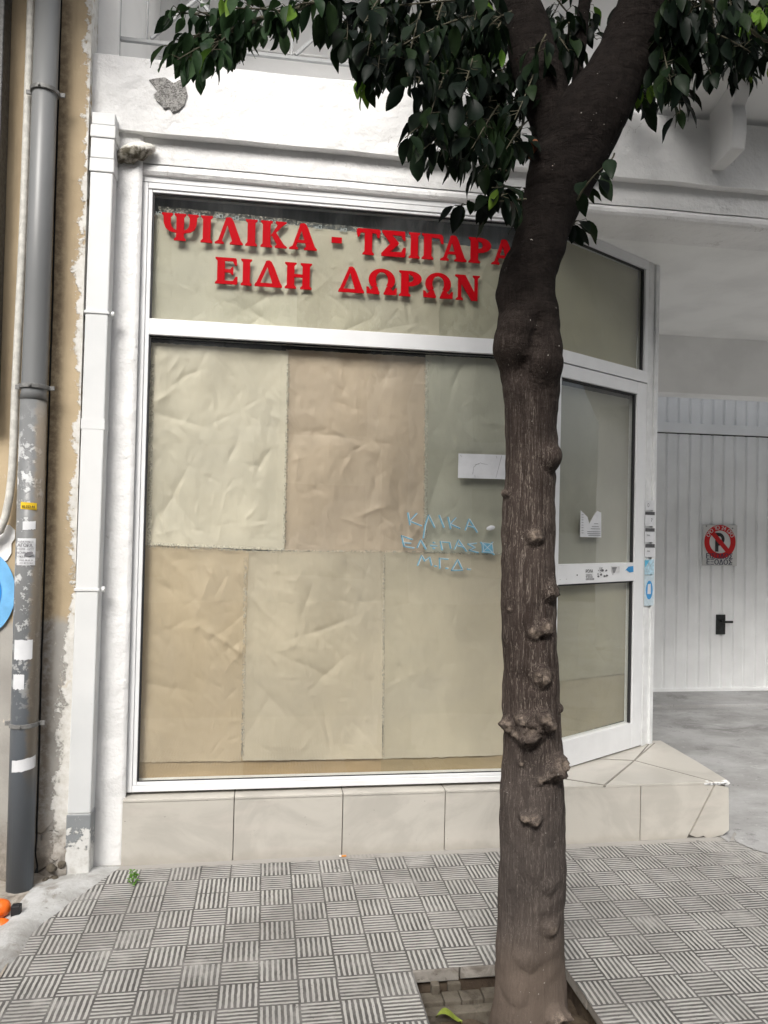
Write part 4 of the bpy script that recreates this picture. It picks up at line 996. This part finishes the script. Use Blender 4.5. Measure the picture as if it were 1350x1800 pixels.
# stickers stacked on the right jamb
JO = -.006
def jq(quad, m, name, label): return quadthing(name, quad, 0, m, label, 'sticker', 'sticker strips up the door jamb', door=JO)
j1 = jq([(1133.5, 880), (1149, 880), (1149, 897), (1133, 897)], M_label, 'jamb_sticker', 'white sticker with a small ring mark, topmost on the door jamb')
b = MB(); t0_, z0_ = atd(1138, 888)
b.loft([[dp(t0_+r*math.cos(a), z0_+r*math.sin(a)*1.15, JO-.0006) for a in [2*math.pi*k/16 for k in range(17)]] for r in (.007, .010)], False, False); b.build('ring_mark', M_greyink, j1, fix=False)
for k, (y0, y1) in enumerate(((899, 925), (928, 953), (956, 979))):
    jj = jq([(1132.5, y0), (1149, y0), (1149, y1), (1132, y1)], M_label, 'jamb_sticker', ('white sticker with a dark header just below the ring mark, on the jamb', 'middle white sticker with a dark header on the door jamb', 'white sticker with a dark header right above the blue ones on the jamb')[k])
    b = MB(); t, z = atd(1132.5, y0); t1, z1_ = atd(1149, y0+6.5); b.box(t, t1, JO-.0012, JO-.0002, z1_, z-.0005, fd); b.build('header', simple('header_grey', (.07, .07, .075), .5), jj)
    b = MB(); text_mb('7' if k == 0 else 'ΡΟΛΑ', .028 if k == 0 else .011, dp(*atd(1142.5 if k == 0 else 1135.5, y0+18 if k == 0 else y0+14), JO-.001), DD, ZU, 0, .0004, b=b); text_mb('ΚΛΕΙΔΙΑ', .0085, dp(*atd(1134, y0+5), JO-.0016), DD, ZU, 0, .0003, b=b)
    b.build('print', M_greyink if k else M_black, jj, fix=False)
jb = jq([(1132, 984), (1148, 983), (1148, 1010), (1131.5, 1010)], simple('pale_blue_print', (.42, .60, .70), .5, .4, .25, 60), 'jamb_sticker', 'torn pale blue sticker on the jamb above the blue disc one')
b = MB(); b.prism([dp(*atd(x, y), JO-.0008) for x, y in ((1132, 985), (1140, 985), (1137, 990), (1135, 993), (1132, 997))], DN*.0005); b.build('blue_corner', M_cyan, jb)
jc = jq([(1131.5, 1011.5), (1148, 1011), (1147, 1064), (1131, 1065)], simple('pale_jamb_print', (.55, .66, .72), .5, .4, .1, 60), 'jamb_sticker', 'tall light sticker with a bright blue disc, lowest on the jamb')
b = MB(); t0_, z0_ = atd(1139.5, 1037); b.prism([dp(t0_+.036*math.cos(a), z0_+.055*math.sin(a), JO-.0008) for a in [2*math.pi*k/24 for k in range(24)]], DN*.0005); b.build('disc', M_blue, jc)
b = MB(); b.prism([dp(*atd(x, y), JO-.0014) for x, y in ((1137, 1027), (1142, 1026), (1142, 1044), (1136, 1044))], DN*.0005); b.build('card', M_label, jc)
# stickers on the grey pipe (curved round it)
def pipe_sticker(x0, y0, x1, y1, m, label, rag=0, n=10, name='pipe_sticker', skew=0):
    ps = []
    a0 = None
    Yf = GPYc-GR
    A = at(x0, y0, Yf); B_ = at(x1, y1, Yf)
    rings = []
    R_ = GR+.0012
    th = lambda X: math.asin(max(-.98, min(.98, (X-GPX)/R_)))
    t0, t1 = th(A.x), th(B_.x)
    for zz in (A.z, (A.z+B_.z)/2, B_.z):
        rings.append([(GPX+R_*math.sin(t0+(t1-t0)*k/n), GPYc-R_*math.cos(t0+(t1-t0)*k/n), zz+rag*noise.noise((k*.9, zz*30, 2))+skew*(k/n)) for k in range(n+1)])
    b = MB(); b.loft(rings, False, False); o = b.build(name, m, fix=False); return tag(o, label, 'sticker', 'stickers on the grey drainpipe')
ys_ = pipe_sticker(36, 882, 63, 895, M_yellow, 'small yellow sticker with digits on the grey drainpipe', 0, skew=-.004)
b = MB(); text_mb('95.222.44', .0165, at(38, 893, GPYc-GR-.002), XR, ZU, 0, .0004, b=b, sx=.80); b.build('print', M_black, ys_, fix=False)
pipe_sticker(40, 917, 61, 932, M_label, 'blank white paper scrap between the yellow and the printed stickers', .004, skew=.004)
pt = pipe_sticker(29, 946, 60, 994, M_label, 'white printed sticker with black lines and a dark oval, on the pipe', .001)
b = MB()
for k, (tx, sz) in enumerate((('ΥΔΡΑΥΛΙΚΟΣ', .0105), ('ΑΓΟΡΑ', .0185), ('ΠΩΛΩ - ΑΡΕΣ', .0105), ('ΚΟΜΜΑΤΑ', .0115), ('ΟΙΚΙΕΣ', .010))):
    text_mb(tx, sz, at(30.5, 953.5+6.5*k+(1 if k == 1 else 0), GPYc-GR-.0035), XR, ZU, 0, .0004, b=b, sx=.95)
text_mb('6942 38 39 20', .009, at(34, 986, GPYc-GR-.0035), XR, ZU, 0, .0004, b=b); text_mb('211 40 55 062', .009, at(34, 991, GPYc-GR-.0035), XR, ZU, 0, .0004, b=b)
oc = at(50.5, 974, GPYc-GR-.0032); b.add([oc+Vector((.017*math.cos(a)-.004*math.sin(a), 0, .008*math.sin(a)+.007*math.cos(a))) for a in [2*math.pi*k/20 for k in range(20)]], [tuple(range(20))])
b.build('print', M_greyink, pt, fix=False)
pipe_sticker(24, 1125, 55, 1160, M_label, 'large blank white paper patch, curled, low on the pipe', .006)
pipe_sticker(22, 1186, 42, 1212, M_label, 'small blank torn paper just above the lowest pipe clamp', .008)
pipe_sticker(20, 1338, 57, 1358, M_label, 'crumpled white tape scrap below the lowest pipe clamp', .006, skew=.012)

# ================================================================ NO-PARKING SIGN ON THE GARAGE DOOR
sg0 = at(1235.5, 922, GY-.02); sg1 = at(1295, 995, GY-.02)
SW = sg1.x-sg0.x; SH = sg0.z-sg1.z; sy = GY-.021
b = MB(); b.box(sg0.x, sg1.x, sy, sy+.004, sg1.z, sg0.z); nps = b.build('no_parking_sign', M_signwhite, bevel=.001); tag(nps, 'square white no-parking sign with red barred ring on the garage door', 'sign')
scx = (sg0.x+sg1.x)/2; scz = at(1264.5, 952.5, sy).z; r1 = SW*.455; r0 = SW*.305
def disc(r, y, n=48): return [(scx+r*math.cos(2*math.pi*k/n), y, scz+r*math.sin(2*math.pi*k/n)) for k in range(n)]
b = MB(); b.loft([[Vector(p) for p in disc(r1, sy-.0012)], [Vector(p) for p in disc(r0, sy-.0012)]], True, False)
b.build('red_ring', M_redpaint, nps, fix=False)
b = MB(); a = rad(-47); dx, dz = math.cos(a), math.sin(a); hw_ = SW*.062
b.add([(scx-dx*r0*1.05-dz*hw_, sy-.0022, scz-dz*r0*1.05+dx*hw_), (scx-dx*r0*1.05+dz*hw_, sy-.0022, scz-dz*r0*1.05-dx*hw_), (scx+dx*r0*1.05+dz*hw_, sy-.0022, scz+dz*r0*1.05-dx*hw_), (scx+dx*r0*1.05-dz*hw_, sy-.0022, scz+dz*r0*1.05+dx*hw_)], [(0, 1, 2, 3)])
b.build('bar', M_redpaint, nps, fix=False)
b = MB(); px_ = scx-r0*.46; ph = r0*1.66; pw = r0*.32; pb_ = scz-ph*.52
b.add([(px_, sy-.0015, pb_), (px_+pw, sy-.0015, pb_), (px_+pw, sy-.0015, pb_+ph), (px_, sy-.0015, pb_+ph)], [(0, 1, 2, 3)])
A = [math.pi/2-math.pi*k/16 for k in range(17)]; bc = pb_+ph*.66; ro = ph*.34; ri = ro-pw*.95
outer = [(px_+pw*.6, sy-.00165, bc+ro)]+[(px_+pw*1.1+ro*.95*math.cos(q), sy-.00165, bc+ro*math.sin(q)) for q in A]+[(px_+pw*.6, sy-.00165, bc-ro)]
inner = [(px_+pw*.6, sy-.00165, bc+ri)]+[(px_+pw*1.1+ri*.95*math.cos(q), sy-.00165, bc+ri*math.sin(q)) for q in A]+[(px_+pw*.6, sy-.00165, bc-ri)]
b.loft([[Vector(p) for p in outer], [Vector(p) for p in inner]], False, False); b.build('parking_letter', M_black, nps, fix=False)
b = MB(); word = 'ΟΛΟ ΤΟ 24 ΩΡΟ'; rr = (r0+r1)/2-.006
for k, ch in enumerate(word):
    an = rad(152-124*k/(len(word)-1)); up = Vector((math.cos(an), 0, math.sin(an))); rt = Vector((math.sin(an), 0, -math.cos(an)))
    if ch != ' ': text_mb(ch, .050, Vector((scx, sy-.002, scz))+up*(rr-.010), rt, up, 0, .0004, 'CENTER', b=b)
b.build('ring_text', M_signwhite, nps, fix=False)
b = MB(); text_mb('ΕΙΣΟΔΟΣ', .068, Vector((scx-.005, sy-.003, at(1264, 982, sy).z)), XR, ZU, 0, .0004, 'CENTER', b=b, sx=.92); text_mb('ΕΞΟΔΟΣ', .068, Vector((scx-.005, sy-.003, at(1264, 992.5, sy).z)), XR, ZU, 0, .0004, 'CENTER', b=b, sx=.95)
b.build('words', M_navy, nps, fix=False)
for x, z in ((sg0.x+.035, sg0.z-.014), (sg1.x-.05, sg0.z-.03), (sg0.x+.045, sg1.z+.03), (sg1.x-.055, sg1.z+.03)):
    b = MB(); b.tube([(x, sy-.004, z), (x, sy, z)], .007, 8); b.build('screw', M_clamp, nps)

# ================================================================ THE TREE
tree = thing('citrus_tree', 'bitter orange tree with knotty dark trunk before the shop window', 'tree')
TY = 2.35
edges = [(1850, 850, 1005), (1790, 865, 993), (1740, 870, 990), (1690, 875, 989), (1600, 880, 987), (1500, 881, 990), (1400, 882, 990), (1340, 883, 989), (1280, 886, 985), (1200, 885, 981), (1100, 884, 977), (1000, 883, 973), (900, 887, 973), (800, 889, 976), (720, 890, 977), (680, 886, 980), (640, 880, 981), (600, 876, 980), (560, 876, 976), (520, 879, 973), (480, 885, 976), (450, 896, 986), (400, 912, 1000), (350, 926, 1022), (300, 937, 1047), (260, 948, 1068), (225, 964, 1086), (190, 984, 1104), (150, 1020, 1122), (100, 1052, 1142), (50, 1073, 1160), (0, 1092, 1182), (-60, 1118, 1212), (-140, 1150, 1240), (-220, 1190, 1268)]
prof = []
for y, a, c in edges:
    pa, pc = at(a, y, TY), at(c, y, TY); prof.append(((pa+pc)/2, (pc.x-pa.x)/2))
prof.insert(0, (prof[0][0]-Vector((0, 0, .14)), prof[0][1]*1.12))
def interp(pr, n):
    L = [0]
    for k in range(1, len(pr)): L.append(L[-1]+(pr[k][0]-pr[k-1][0]).length)
    out = []
    for i in range(n+1):
        s = L[-1]*i/n; k = 0
        while k < len(L)-2 and L[k+1] < s: k += 1
        q = (s-L[k])/(L[k+1]-L[k]); g = lambda j: pr[max(0, min(len(pr)-1, j))]
        def cr(a, b_, c, d): return .5*((2*b_)+(-a+c)*q+(2*a-5*b_+4*c-d)*q*q+(-a+3*b_-3*c+d)*q**3)
        out.append((cr(g(k-1)[0], g(k)[0], g(k+1)[0], g(k+2)[0]), cr(g(k-1)[1], g(k)[1], g(k+1)[1], g(k+2)[1])))
    return out
KN = [(940, 942, 15, .020, 1), (968, 1040, 17, .018, .6), (940, 1112, 13, .018, 1), (960, 1104, 15, .022, .9), (952, 1190, 18, .020, 1), (945, 1183, 8, .012, 1),
      (897, 1275, 14, .024, 1), (910, 1290, 11, .018, .9), (918, 1262, 11, .026, 1), (935, 1282, 24, .036, .6), (955, 1262, 13, .036, 1), (965, 1275, 12, .034, 1), (948, 1258, 9, .034, 1), (926, 1298, 16, .030, .4),
      (981, 1345, 18, .034, 1), (970, 1360, 16, .026, .8), (984, 1365, 12, .026, .8), (952, 1372, 10, .012, .8), (924, 1437, 9, .024, 1), (939, 1439, 12, .032, 1),
      (972, 802, 24, .024, .2), (898, 1070, 6, .012, 1), (888, 866, 8, .016, 1), (968, 1632, 15, .018, .6), (974, 1786, 15, .034, 1), (986, 1783, 10, .030, 1), (985, 1245, 8, .010, .2), (918, 1345, 6, .006, 1),
      (903, 592, 36, .026, 0), (912, 560, 26, .014, 0), (890, 620, 26, .014, 0), (962, 632, 36, .034, 0), (975, 600, 22, .014, 0), (940, 590, 11, -.016, 0), (934, 612, 11, -.020, 0), (924, 636, 11, -.018, 0), (912, 655, 12, -.014, 0), (942, 566, 10, -.010, 0), (880, 515, 26, .012, 0), (905, 1745, 20, .006, 0), (985, 770, 16, .010, 0), (955, 270, 22, .018, 0), (952, 300, 26, .012, 0), (966, 1560, 14, .008, 0), (930, 1690, 18, .007, 0)]
def on_trunk(x, y):
    p = at(x, y, TY-.08)
    for _ in range(3):
        k = min(range(len(prof)), key=lambda i: abs(prof[i][0].z-p.z)); c, r = prof[k]
        p = at(x, y, TY-math.sqrt(max(r*r*.06, r*r-(p.x-c.x)**2)))
    return p
kn = [(on_trunk(x, y), r*(TY-.07)/FPX, h, c) for x, y, r, h, c in KN]
def trunk_mesh(name, pr, nseg, nring, parent, knots, cap=True, scale_y=1.0, ns=1.0):
    P = interp(pr, nring); vs = []; kc = []; fs = []
    for i, (p, r) in enumerate(P):
        t = (P[min(i+1, nring)][0]-P[max(i-1, 0)][0]).normalized(); ax = (Vector((1, 0, 0))-t*t.x).normalized(); ay = t.cross(ax)
        for k in range(nseg):
            a = 2*math.pi*k/nseg; d = math.cos(a)*ax+math.sin(a)*ay
            q = p+d*r*(scale_y if False else 1)
            q += d*ns*(.010*r/.09*noise.noise(q*7)+.004*noise.noise(q*22)+.0018*noise.noise(Vector((q.x*60, q.y*60, q.z*9))))
            m_ = 0
            for kp, kr, kh, kcol in knots:
                dv = q-kp; dv = Vector((dv.x, dv.y*.55, dv.z)); e = dv.length/kr
                if e < 2.2:
                    g_ = math.exp(-e**2.6*1.0)
                    q = q + d*kh*g_*(1+(.55*noise.noise(q*70)+.45*noise.noise(q*130) if kcol > .25 else 0)) - d*.006*max(0, math.exp(-((e-1.35)/.25)**2))*(1 if kcol else .4)*(1 if dv.z < 0 else .3)
                    m_ = max(m_, g_*kcol)
            vs.append(q); kc.append(m_)
    for i in range(nring):
        for k in range(nseg):
            j = (k+1) % nseg; fs.append((i*nseg+k, i*nseg+j, (i+1)*nseg+j, (i+1)*nseg+k))
    fs.append(tuple(range(nseg))[::-1]); fs.append(tuple(nring*nseg+k for k in range(nseg)))
    b = MB(); b.v = [tuple(v) for v in vs]; b.f = fs
    o = b.build(name, M_bark, parent, True, fix=False)
    at_ = o.data.attributes.new('knot', 'FLOAT', 'POINT')
    for i, v in enumerate(kc): at_.data[i].value = v
    return o
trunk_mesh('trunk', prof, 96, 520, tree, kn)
def limb(pts, Yo, nring=60, nseg=24, name='limb'):
    pr = []
    for (y, a, c), yy_ in zip(pts, Yo):
        pa, pc = at(a, y, yy_), at(c, y, yy_); pr.append(((pa+pc)/2, (pc.x-pa.x)/2))
    return trunk_mesh(name, pr, nseg, nring, tree, [])
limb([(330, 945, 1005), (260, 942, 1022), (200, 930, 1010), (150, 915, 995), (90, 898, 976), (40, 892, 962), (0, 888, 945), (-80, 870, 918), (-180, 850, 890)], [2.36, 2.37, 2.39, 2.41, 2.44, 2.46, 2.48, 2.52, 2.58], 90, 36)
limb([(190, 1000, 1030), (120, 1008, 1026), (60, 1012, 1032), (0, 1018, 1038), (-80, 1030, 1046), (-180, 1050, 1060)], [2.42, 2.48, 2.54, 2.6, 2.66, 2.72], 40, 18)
# sawn-off stub with orange-brown wood
stub = at(941, 250, 2.285)
b = MB(); b.tube([stub+Vector((.02, .07, -.01)), stub+Vector((0, .02, 0)), stub], [.017, .014, .010], 14); b.build('sawn_stub', M_orangewood, tree, True)

# leaves -------------------------------------------------------------
LV = []; LF = []; LT = []
TW = MB()
def add_leaf(p, d, nrm, L, Wd, tint, curl):
    d = d.normalized(); s_ = d.cross(nrm).normalized(); n = s_.cross(d).normalized()
    prof_ = [(.0, .03), (.08, .06), (.14, .42), (.30, .88), (.46, 1.0), (.62, .88), (.78, .58), (.90, .28), (1.0, .0)]
    b0 = len(LV); pos = Vector(p); dirv = d.copy()
    m_ = []
    wav = random.uniform(0, 6)
    for k, (s, wv) in enumerate(prof_):
        if k:
            ds = (s-prof_[k-1][0])*L; dirv = (dirv - n*curl*(s-prof_[k-1][0])).normalized(); pos = pos+dirv*ds
        nn_ = s_.cross(dirv).normalized(); hw2 = wv*Wd/2
        lift = hw2*.38+.002*math.sin(s*9+wav)
        LV.extend([pos - s_*hw2 + nn_*lift, pos, pos + s_*hw2 + nn_*lift]); LT.extend([tint]*3)
    for k in range(len(prof_)-1):
        a = b0+3*k; LF.extend([(a, a+1, a+4, a+3), (a+1, a+2, a+5, a+4)])
OLD_SHADE = [(.006, .012, .006), (.008, .017, .007), (.004, .009, .005), (.012, .024, .008), (.006, .011, .007)]  # mature leaves, crown shade darkened into their colour
OLD_LIT = [(.018, .040, .016), (.024, .050, .020), (.014, .030, .014), (.030, .060, .022)]  # same mature leaves on the left branch, sky light put into their colour
YNG = [(.12, .22, .03), (.09, .19, .025), (.15, .25, .04)]
def spray(p0, p1, n, Lr=(.068, .112), young=.012, droop=.75, spread=.035, twr=.0022, pal=None):
    """a twig from p0 to p1 carrying n leaves that hang from it"""
    p0 = Vector(p0); p1 = Vector(p1); mid = (p0+p1)/2+Vector((random.uniform(-.02, .02), random.uniform(-.02, .02), random.uniform(.0, .03)))
    pts = [p0*(1-t)**2+mid*2*t*(1-t)+p1*t*t for t in [k/7 for k in range(8)]]
    TW.tube(pts, [twr*1.5-(twr*.9)*k/7 for k in range(8)], 5)
    ax = (p1-p0).normalized()
    n = int(n*1.35)
    for k in range(n):
        t = .15+.85*(k+random.random()*.8)/n; t = min(t, 1); i = min(6, int(t*7)); q = pts[i].lerp(pts[i+1], t*7-i)
        az = random.uniform(0, 2*math.pi)
        rad_ = Vector((math.cos(az), math.sin(az), random.uniform(-.3, .5)))
        st_ = q + rad_*random.uniform(.004, spread)
        TW.tube([q, st_], [twr*.5, twr*.4], 4, False)
        d = (rad_*random.uniform(.35, .9) + ax*.35 + Vector((0, 0, -droop*random.uniform(.6, 1.5))))
        nrm = Vector((rad_.x*.5, rad_.y*.5, 1)) + Vector((random.uniform(-.6, .6), random.uniform(-.6, .6), random.uniform(-.2, .5)))
        tint = random.choice(YNG) if random.random() < young else random.choice(pal or OLD_SHADE)
        L = random.uniform(*Lr)
        add_leaf(st_, d, nrm, L, L*random.uniform(.38, .47), tint, random.uniform(.1, .9))
def P(x, y, Y): return at(x, y, Y)
def sp(x0, y0, x1, y1, Y0, Y1, n, **k): spray(P(x0, y0, Y0), P(x1, y1, Y1), n, **k)
def branch(pts, r0, r1):
    TW.tube(pts, [r0+(r1-r0)*k/(len(pts)-1) for k in range(len(pts))], 7)
# the long branch reaching left
Lb = [P(900, -90, 2.45), P(760, -60, 2.42), P(640, -20, 2.36), P(540, 10, 2.30), P(450, 35, 2.24), P(390, 62, 2.20)]
branch(Lb, .016, .004)
for a in ((450, 35, 315, 25, 12), (420, 50, 330, 12, 7), (430, 48, 310, 70, 10), (415, 55, 312, 105, 12), (400, 62, 335, 118, 12), (410, 60, 372, 90, 10), (450, 40, 398, 68, 11), (470, 30, 440, 62, 11), (500, 20, 405, 14, 12), (520, 15, 470, 50, 12), (560, 5, 500, 22, 12), (390, 62, 350, 100, 10), (360, 30, 312, 22, 5), (445, 10, 380, -10, 10), (340, 75, 300, 88, 7), (350, 60, 330, 80, 8)):
    sp(*a[:4], 2.24+random.uniform(-.08, .1), 2.22+random.uniform(-.16, .16), a[4], Lr=(.055, .085), young=.03, pal=OLD_LIT)
# hanging mass between the branch and the trunk
for a in ((560, 10, 600, 40, 9), (600, 0, 610, 70, 12), (640, 0, 630, 95, 14), (660, 20, 640, 130, 14), (690, 20, 665, 120, 14), (650, 60, 655, 140, 9), (700, 40, 720, 150, 14), (740, 20, 715, 120, 16), (760, 60, 728, 168, 14), (800, 60, 740, 200, 16), (790, 120, 750, 225, 14), (840, 120, 760, 240, 14), (800, 180, 712, 242, 12), (840, 180, 745, 262, 12), (820, 200, 765, 290, 12), (850, 200, 790, 280, 12), (880, 180, 830, 260, 14), (870, 230, 810, 285, 10), (900, 260, 850, 300, 10), (890, 300, 842, 300, 7), (915, 330, 865, 330, 10), (925, 350, 800, 362, 12), (910, 340, 880, 345, 9), (600, -30, 560, 20, 12), (680, -20, 640, 40, 14), (740, -30, 700, 50, 16), (800, -20, 760, 80, 18), (860, 0, 800, 100, 18), (880, 40, 840, 140, 18), (900, 100, 860, 180, 18), (920, 160, 880, 220, 16), (930, 210, 890, 262, 12), (780, 0, 750, 100, 16), (840, 60, 810, 170, 18), (870, 90, 835, 200, 16), (860, -20, 830, 60, 16), (960, 60, 930, 150, 10), (1000, 40, 990, 120, 9), (820, 30, 690, 90, 16), (800, 0, 600, 20, 16), (900, 20, 850, 60, 14), (950, 20, 1000, 90, 12), (980, 0, 1050, 70, 12), (950, 90, 905, 210, 10)):
    sp(*a[:4], 2.42+random.uniform(-.25, .35), 2.36+random.uniform(-.4, .35), a[4], young=.006)
for a in ((640, 120, 648, 158, 6), (880, 60, 868, 95, 4)):
    sp(*a[:4], 2.3, 2.3, a[4], Lr=(.05, .07), young=.8)
# deeper sprays that close the crown behind the trunk
for a in ((700, 20, 690, 90, 16), (760, 10, 740, 110, 18), (820, 10, 800, 130, 18), (870, 20, 850, 150, 18), (890, 120, 860, 210, 16), (930, 60, 900, 160, 14), (780, 100, 770, 200, 16), (840, 150, 820, 240, 16), (990, 30, 985, 110, 12), (1040, 0, 1030, 60, 10), (1130, 0, 1150, 70, 16), (1190, 0, 1200, 80, 18), (1250, 0, 1260, 70, 16), (1310, -10, 1310, 50, 16), (1160, 50, 1165, 120, 14)):
    sp(*a[:4], 2.85+random.uniform(-.2, .3), 2.8+random.uniform(-.3, .3), a[4], young=.01)
# to the right of the trunk
for a in ((1120, 40, 1150, 110, 14), (1150, 20, 1190, 100, 16), (1160, 60, 1180, 150, 12), (1130, 90, 1140, 180, 10), (1200, 0, 1230, 80, 16), (1230, 20, 1215, 130, 12), (1190, 100, 1175, 185, 9), (1180, 120, 1195, 200, 7), (1250, 10, 1280, 80, 14), (1280, 20, 1250, 120, 11), (1220, 60, 1255, 140, 8), (1300, 0, 1330, 60, 14), (1260, 60, 1320, 92, 9), (1290, 60, 1300, 130, 6), (1340, 40, 1360, 110, 10), (1320, 80, 1345, 105, 5), (1110, 150, 1118, 195, 5), (1180, -20, 1200, 50, 16), (1270, -30, 1290, 40, 16), (1340, -30, 1370, 40, 16), (1140, -20, 1180, 60, 16), (1230, -10, 1180, 70, 14), (1080, 270, 1062, 290, 0), (1015, 352, 1075, 282, 5), (1005, 360, 1022, 318, 4), (1000, 395, 1020, 390, 4), (1010, 390, 1000, 405, 2)):
    yo = 2.40+random.uniform(-.3, .4)
    sp(*a[:4], yo, yo+random.uniform(-.2, .2), a[4], young=.008)
for a in ((1140, 140, 1138, 158, 7), (1330, 10, 1345, 45, 9), (1345, 30, 1320, 40, 6)):
    sp(*a[:4], 2.34, 2.32, a[4], Lr=(.05, .075), young=.95)
Rb = [P(1170, -60, 2.35), P(1220, -10, 2.38), P(1280, 20, 2.40), P(1340, 70, 2.42), P(1420, 90, 2.45)]; branch(Rb, .012, .003)
# the rest of the crown above the frame
for k in range(260):
    az = random.uniform(0, 2*math.pi); el = random.uniform(-.15, 1); rr_ = random.uniform(.35, 1.0)
    c = Vector((1.45+1.15*rr_*math.cos(az)*math.cos(el), 2.35+1.0*rr_*math.sin(az)*math.cos(el), 3.95+1.2*rr_*math.sin(el)))
    if c.z < 3.62 and c.y > 1.9: c.z = 3.62+random.random()*.3
    d = Vector((math.cos(az), math.sin(az), random.uniform(-.8, .5)))*.2
    spray(c, c+d, 13, young=.04)
for pts in ([P(1180, -220, 2.35), (1.55, 2.3, 4.1), (1.8, 2.1, 4.6)], [P(870, -180, 2.58), (.5, 2.6, 4.1), (.2, 2.5, 4.6)], [P(1200, -180, 2.35), (1.2, 2.0, 4.2), (1.1, 1.7, 4.7)], [P(880, -120, 2.5), (.55, 2.2, 3.7), (.0, 2.2, 3.75)], [P(1210, -150, 2.35), (1.7, 2.5, 3.7), (2.0, 2.5, 3.8)]):
    branch([Vector(p) for p in pts], .03, .012)
me = bpy.data.meshes.new('crown'); me.from_pydata([tuple(v) for v in LV], [], LF); me.update()
ca = me.color_attributes.new('tint', 'FLOAT_COLOR', 'POINT')
for i, c in enumerate(LT): ca.data[i].color = (*c, 1)
for p in me.polygons: p.use_smooth = True
me.materials.append(M_leaf); crown = bpy.data.objects.new('crown', me); C.objects.link(crown); crown.parent = tree
TW.build('twigs', M_twig, tree, True)

# ================================================================ SMALL THINGS ON THE GROUND
def orange(x, y, z, r, label):
    bm = bmesh.new(); bmesh.ops.create_uvsphere(bm, u_segments=28, v_segments=18, radius=r)
    for v in bm.verts:
        t = v.co.z/r; v.co.z *= .93
        if t > .9: v.co.z -= (t-.9)*r*.9
        v.co *= 1+.012*noise.noise(v.co*60)
    me = bpy.data.meshes.new('orange_fruit'); bm.to_mesh(me); bm.free(); me.materials.append(M_orange)
    for p in me.polygons: p.use_smooth = True
    o = bpy.data.objects.new('orange_fruit', me); C.objects.link(o); o.location = (x, y, z); o.rotation_euler = (rad(-35), rad(25), .3)
    tag(o, label, 'fruit', 'fallen oranges by the drainpipe')
    b = MB(); b.tube([(0, 0, r*.82), (0, 0, r*.86)], .005, 8); b.build('stem_scar', M_weed, o)
oc = gnd(6, 1620)
orange(oc.x-.016, oc.y+.02, .040, .036, 'whole fallen orange lying at the foot of the grey drainpipe')
orange(oc.x+.006, oc.y-.035, -.004, .033, 'lower orange half hidden behind the cement ridge')
b = MB(); bc_ = gnd(25, 1622); b.box(bc_.x-.018, bc_.x+.016, bc_.y+.01, bc_.y+.04, -.01, .055); bo = b.build('dark_hole_box', M_black, bevel=.004); tag(bo, 'black box in place of the dark hole beside the fallen oranges', 'litter')  # added black box stands in for a dark opening by the pipe
# weed in the joint by the step
wd_ = thing('weed', 'small bright green weed growing in the joint by the step', 'plant')
wc = gnd(235, 1556); wc.y -= .0
b = MB()
for k in range(5):
    a = random.uniform(0, 6.28); b.tube([wc, wc+Vector((.008*math.cos(a), .008*math.sin(a), .02)), wc+Vector((.016*math.cos(a), .016*math.sin(a), .03+.008*k))], .0012, 5)
b.build('stem', M_weed, wd_)
b = MB()
for k in range(34):
    a = random.uniform(0, 6.28); h = random.uniform(.004, .062); c = wc+Vector((random.uniform(-.012, .012), random.uniform(-.012, .012), h)); L = random.uniform(.012, .026)
    d = Vector((math.cos(a), math.sin(a), random.uniform(-.3, .7))).normalized()*L; s_ = d.cross(ZU).normalized()*L*.28
    b.add([c, c+d*.5+s_+Vector((0, 0, .003)), c+d, c+d*.5-s_+Vector((0, 0, .003))], [(0, 1, 2), (0, 2, 3)])
b.build('leaves', M_weed, wd_, fix=False)
cg = thing('cigarette_butt', 'cigarette butt with orange filter against the foot of the step', 'litter')
cc = gnd(603, 1507)
b = MB(); b.tube([cc+Vector((-.018, 0, .006)), cc+Vector((-.008, 0, .006))], .0042, 10); b.build('paper_end', M_cigpaper, cg)
b = MB(); b.tube([cc+Vector((-.0079, 0, .006)), cc+Vector((.014, .001, .006))], .0042, 10); b.build('filter', M_filter, cg)
lc = atz(787, 1792, -.055); fl = MB()
rings = []
for k in range(9):
    s = k/8; wv = math.sin(math.pi*min(1, s*.95+.03))**.8*.018
    p = lc+Vector((-.035+.08*s, .012-.02*s+.01*math.sin(s*3), .012*math.sin(s*5)))
    rings.append([p+Vector((.003, wv, .008)), p, p+Vector((-.003, -wv, .008))])
fl.loft(rings, False, False); tag(fl.build('fallen_leaf', M_yleaf, None, True, fix=False), 'yellow green fallen leaf on the soil in the tree pit', 'leaf')
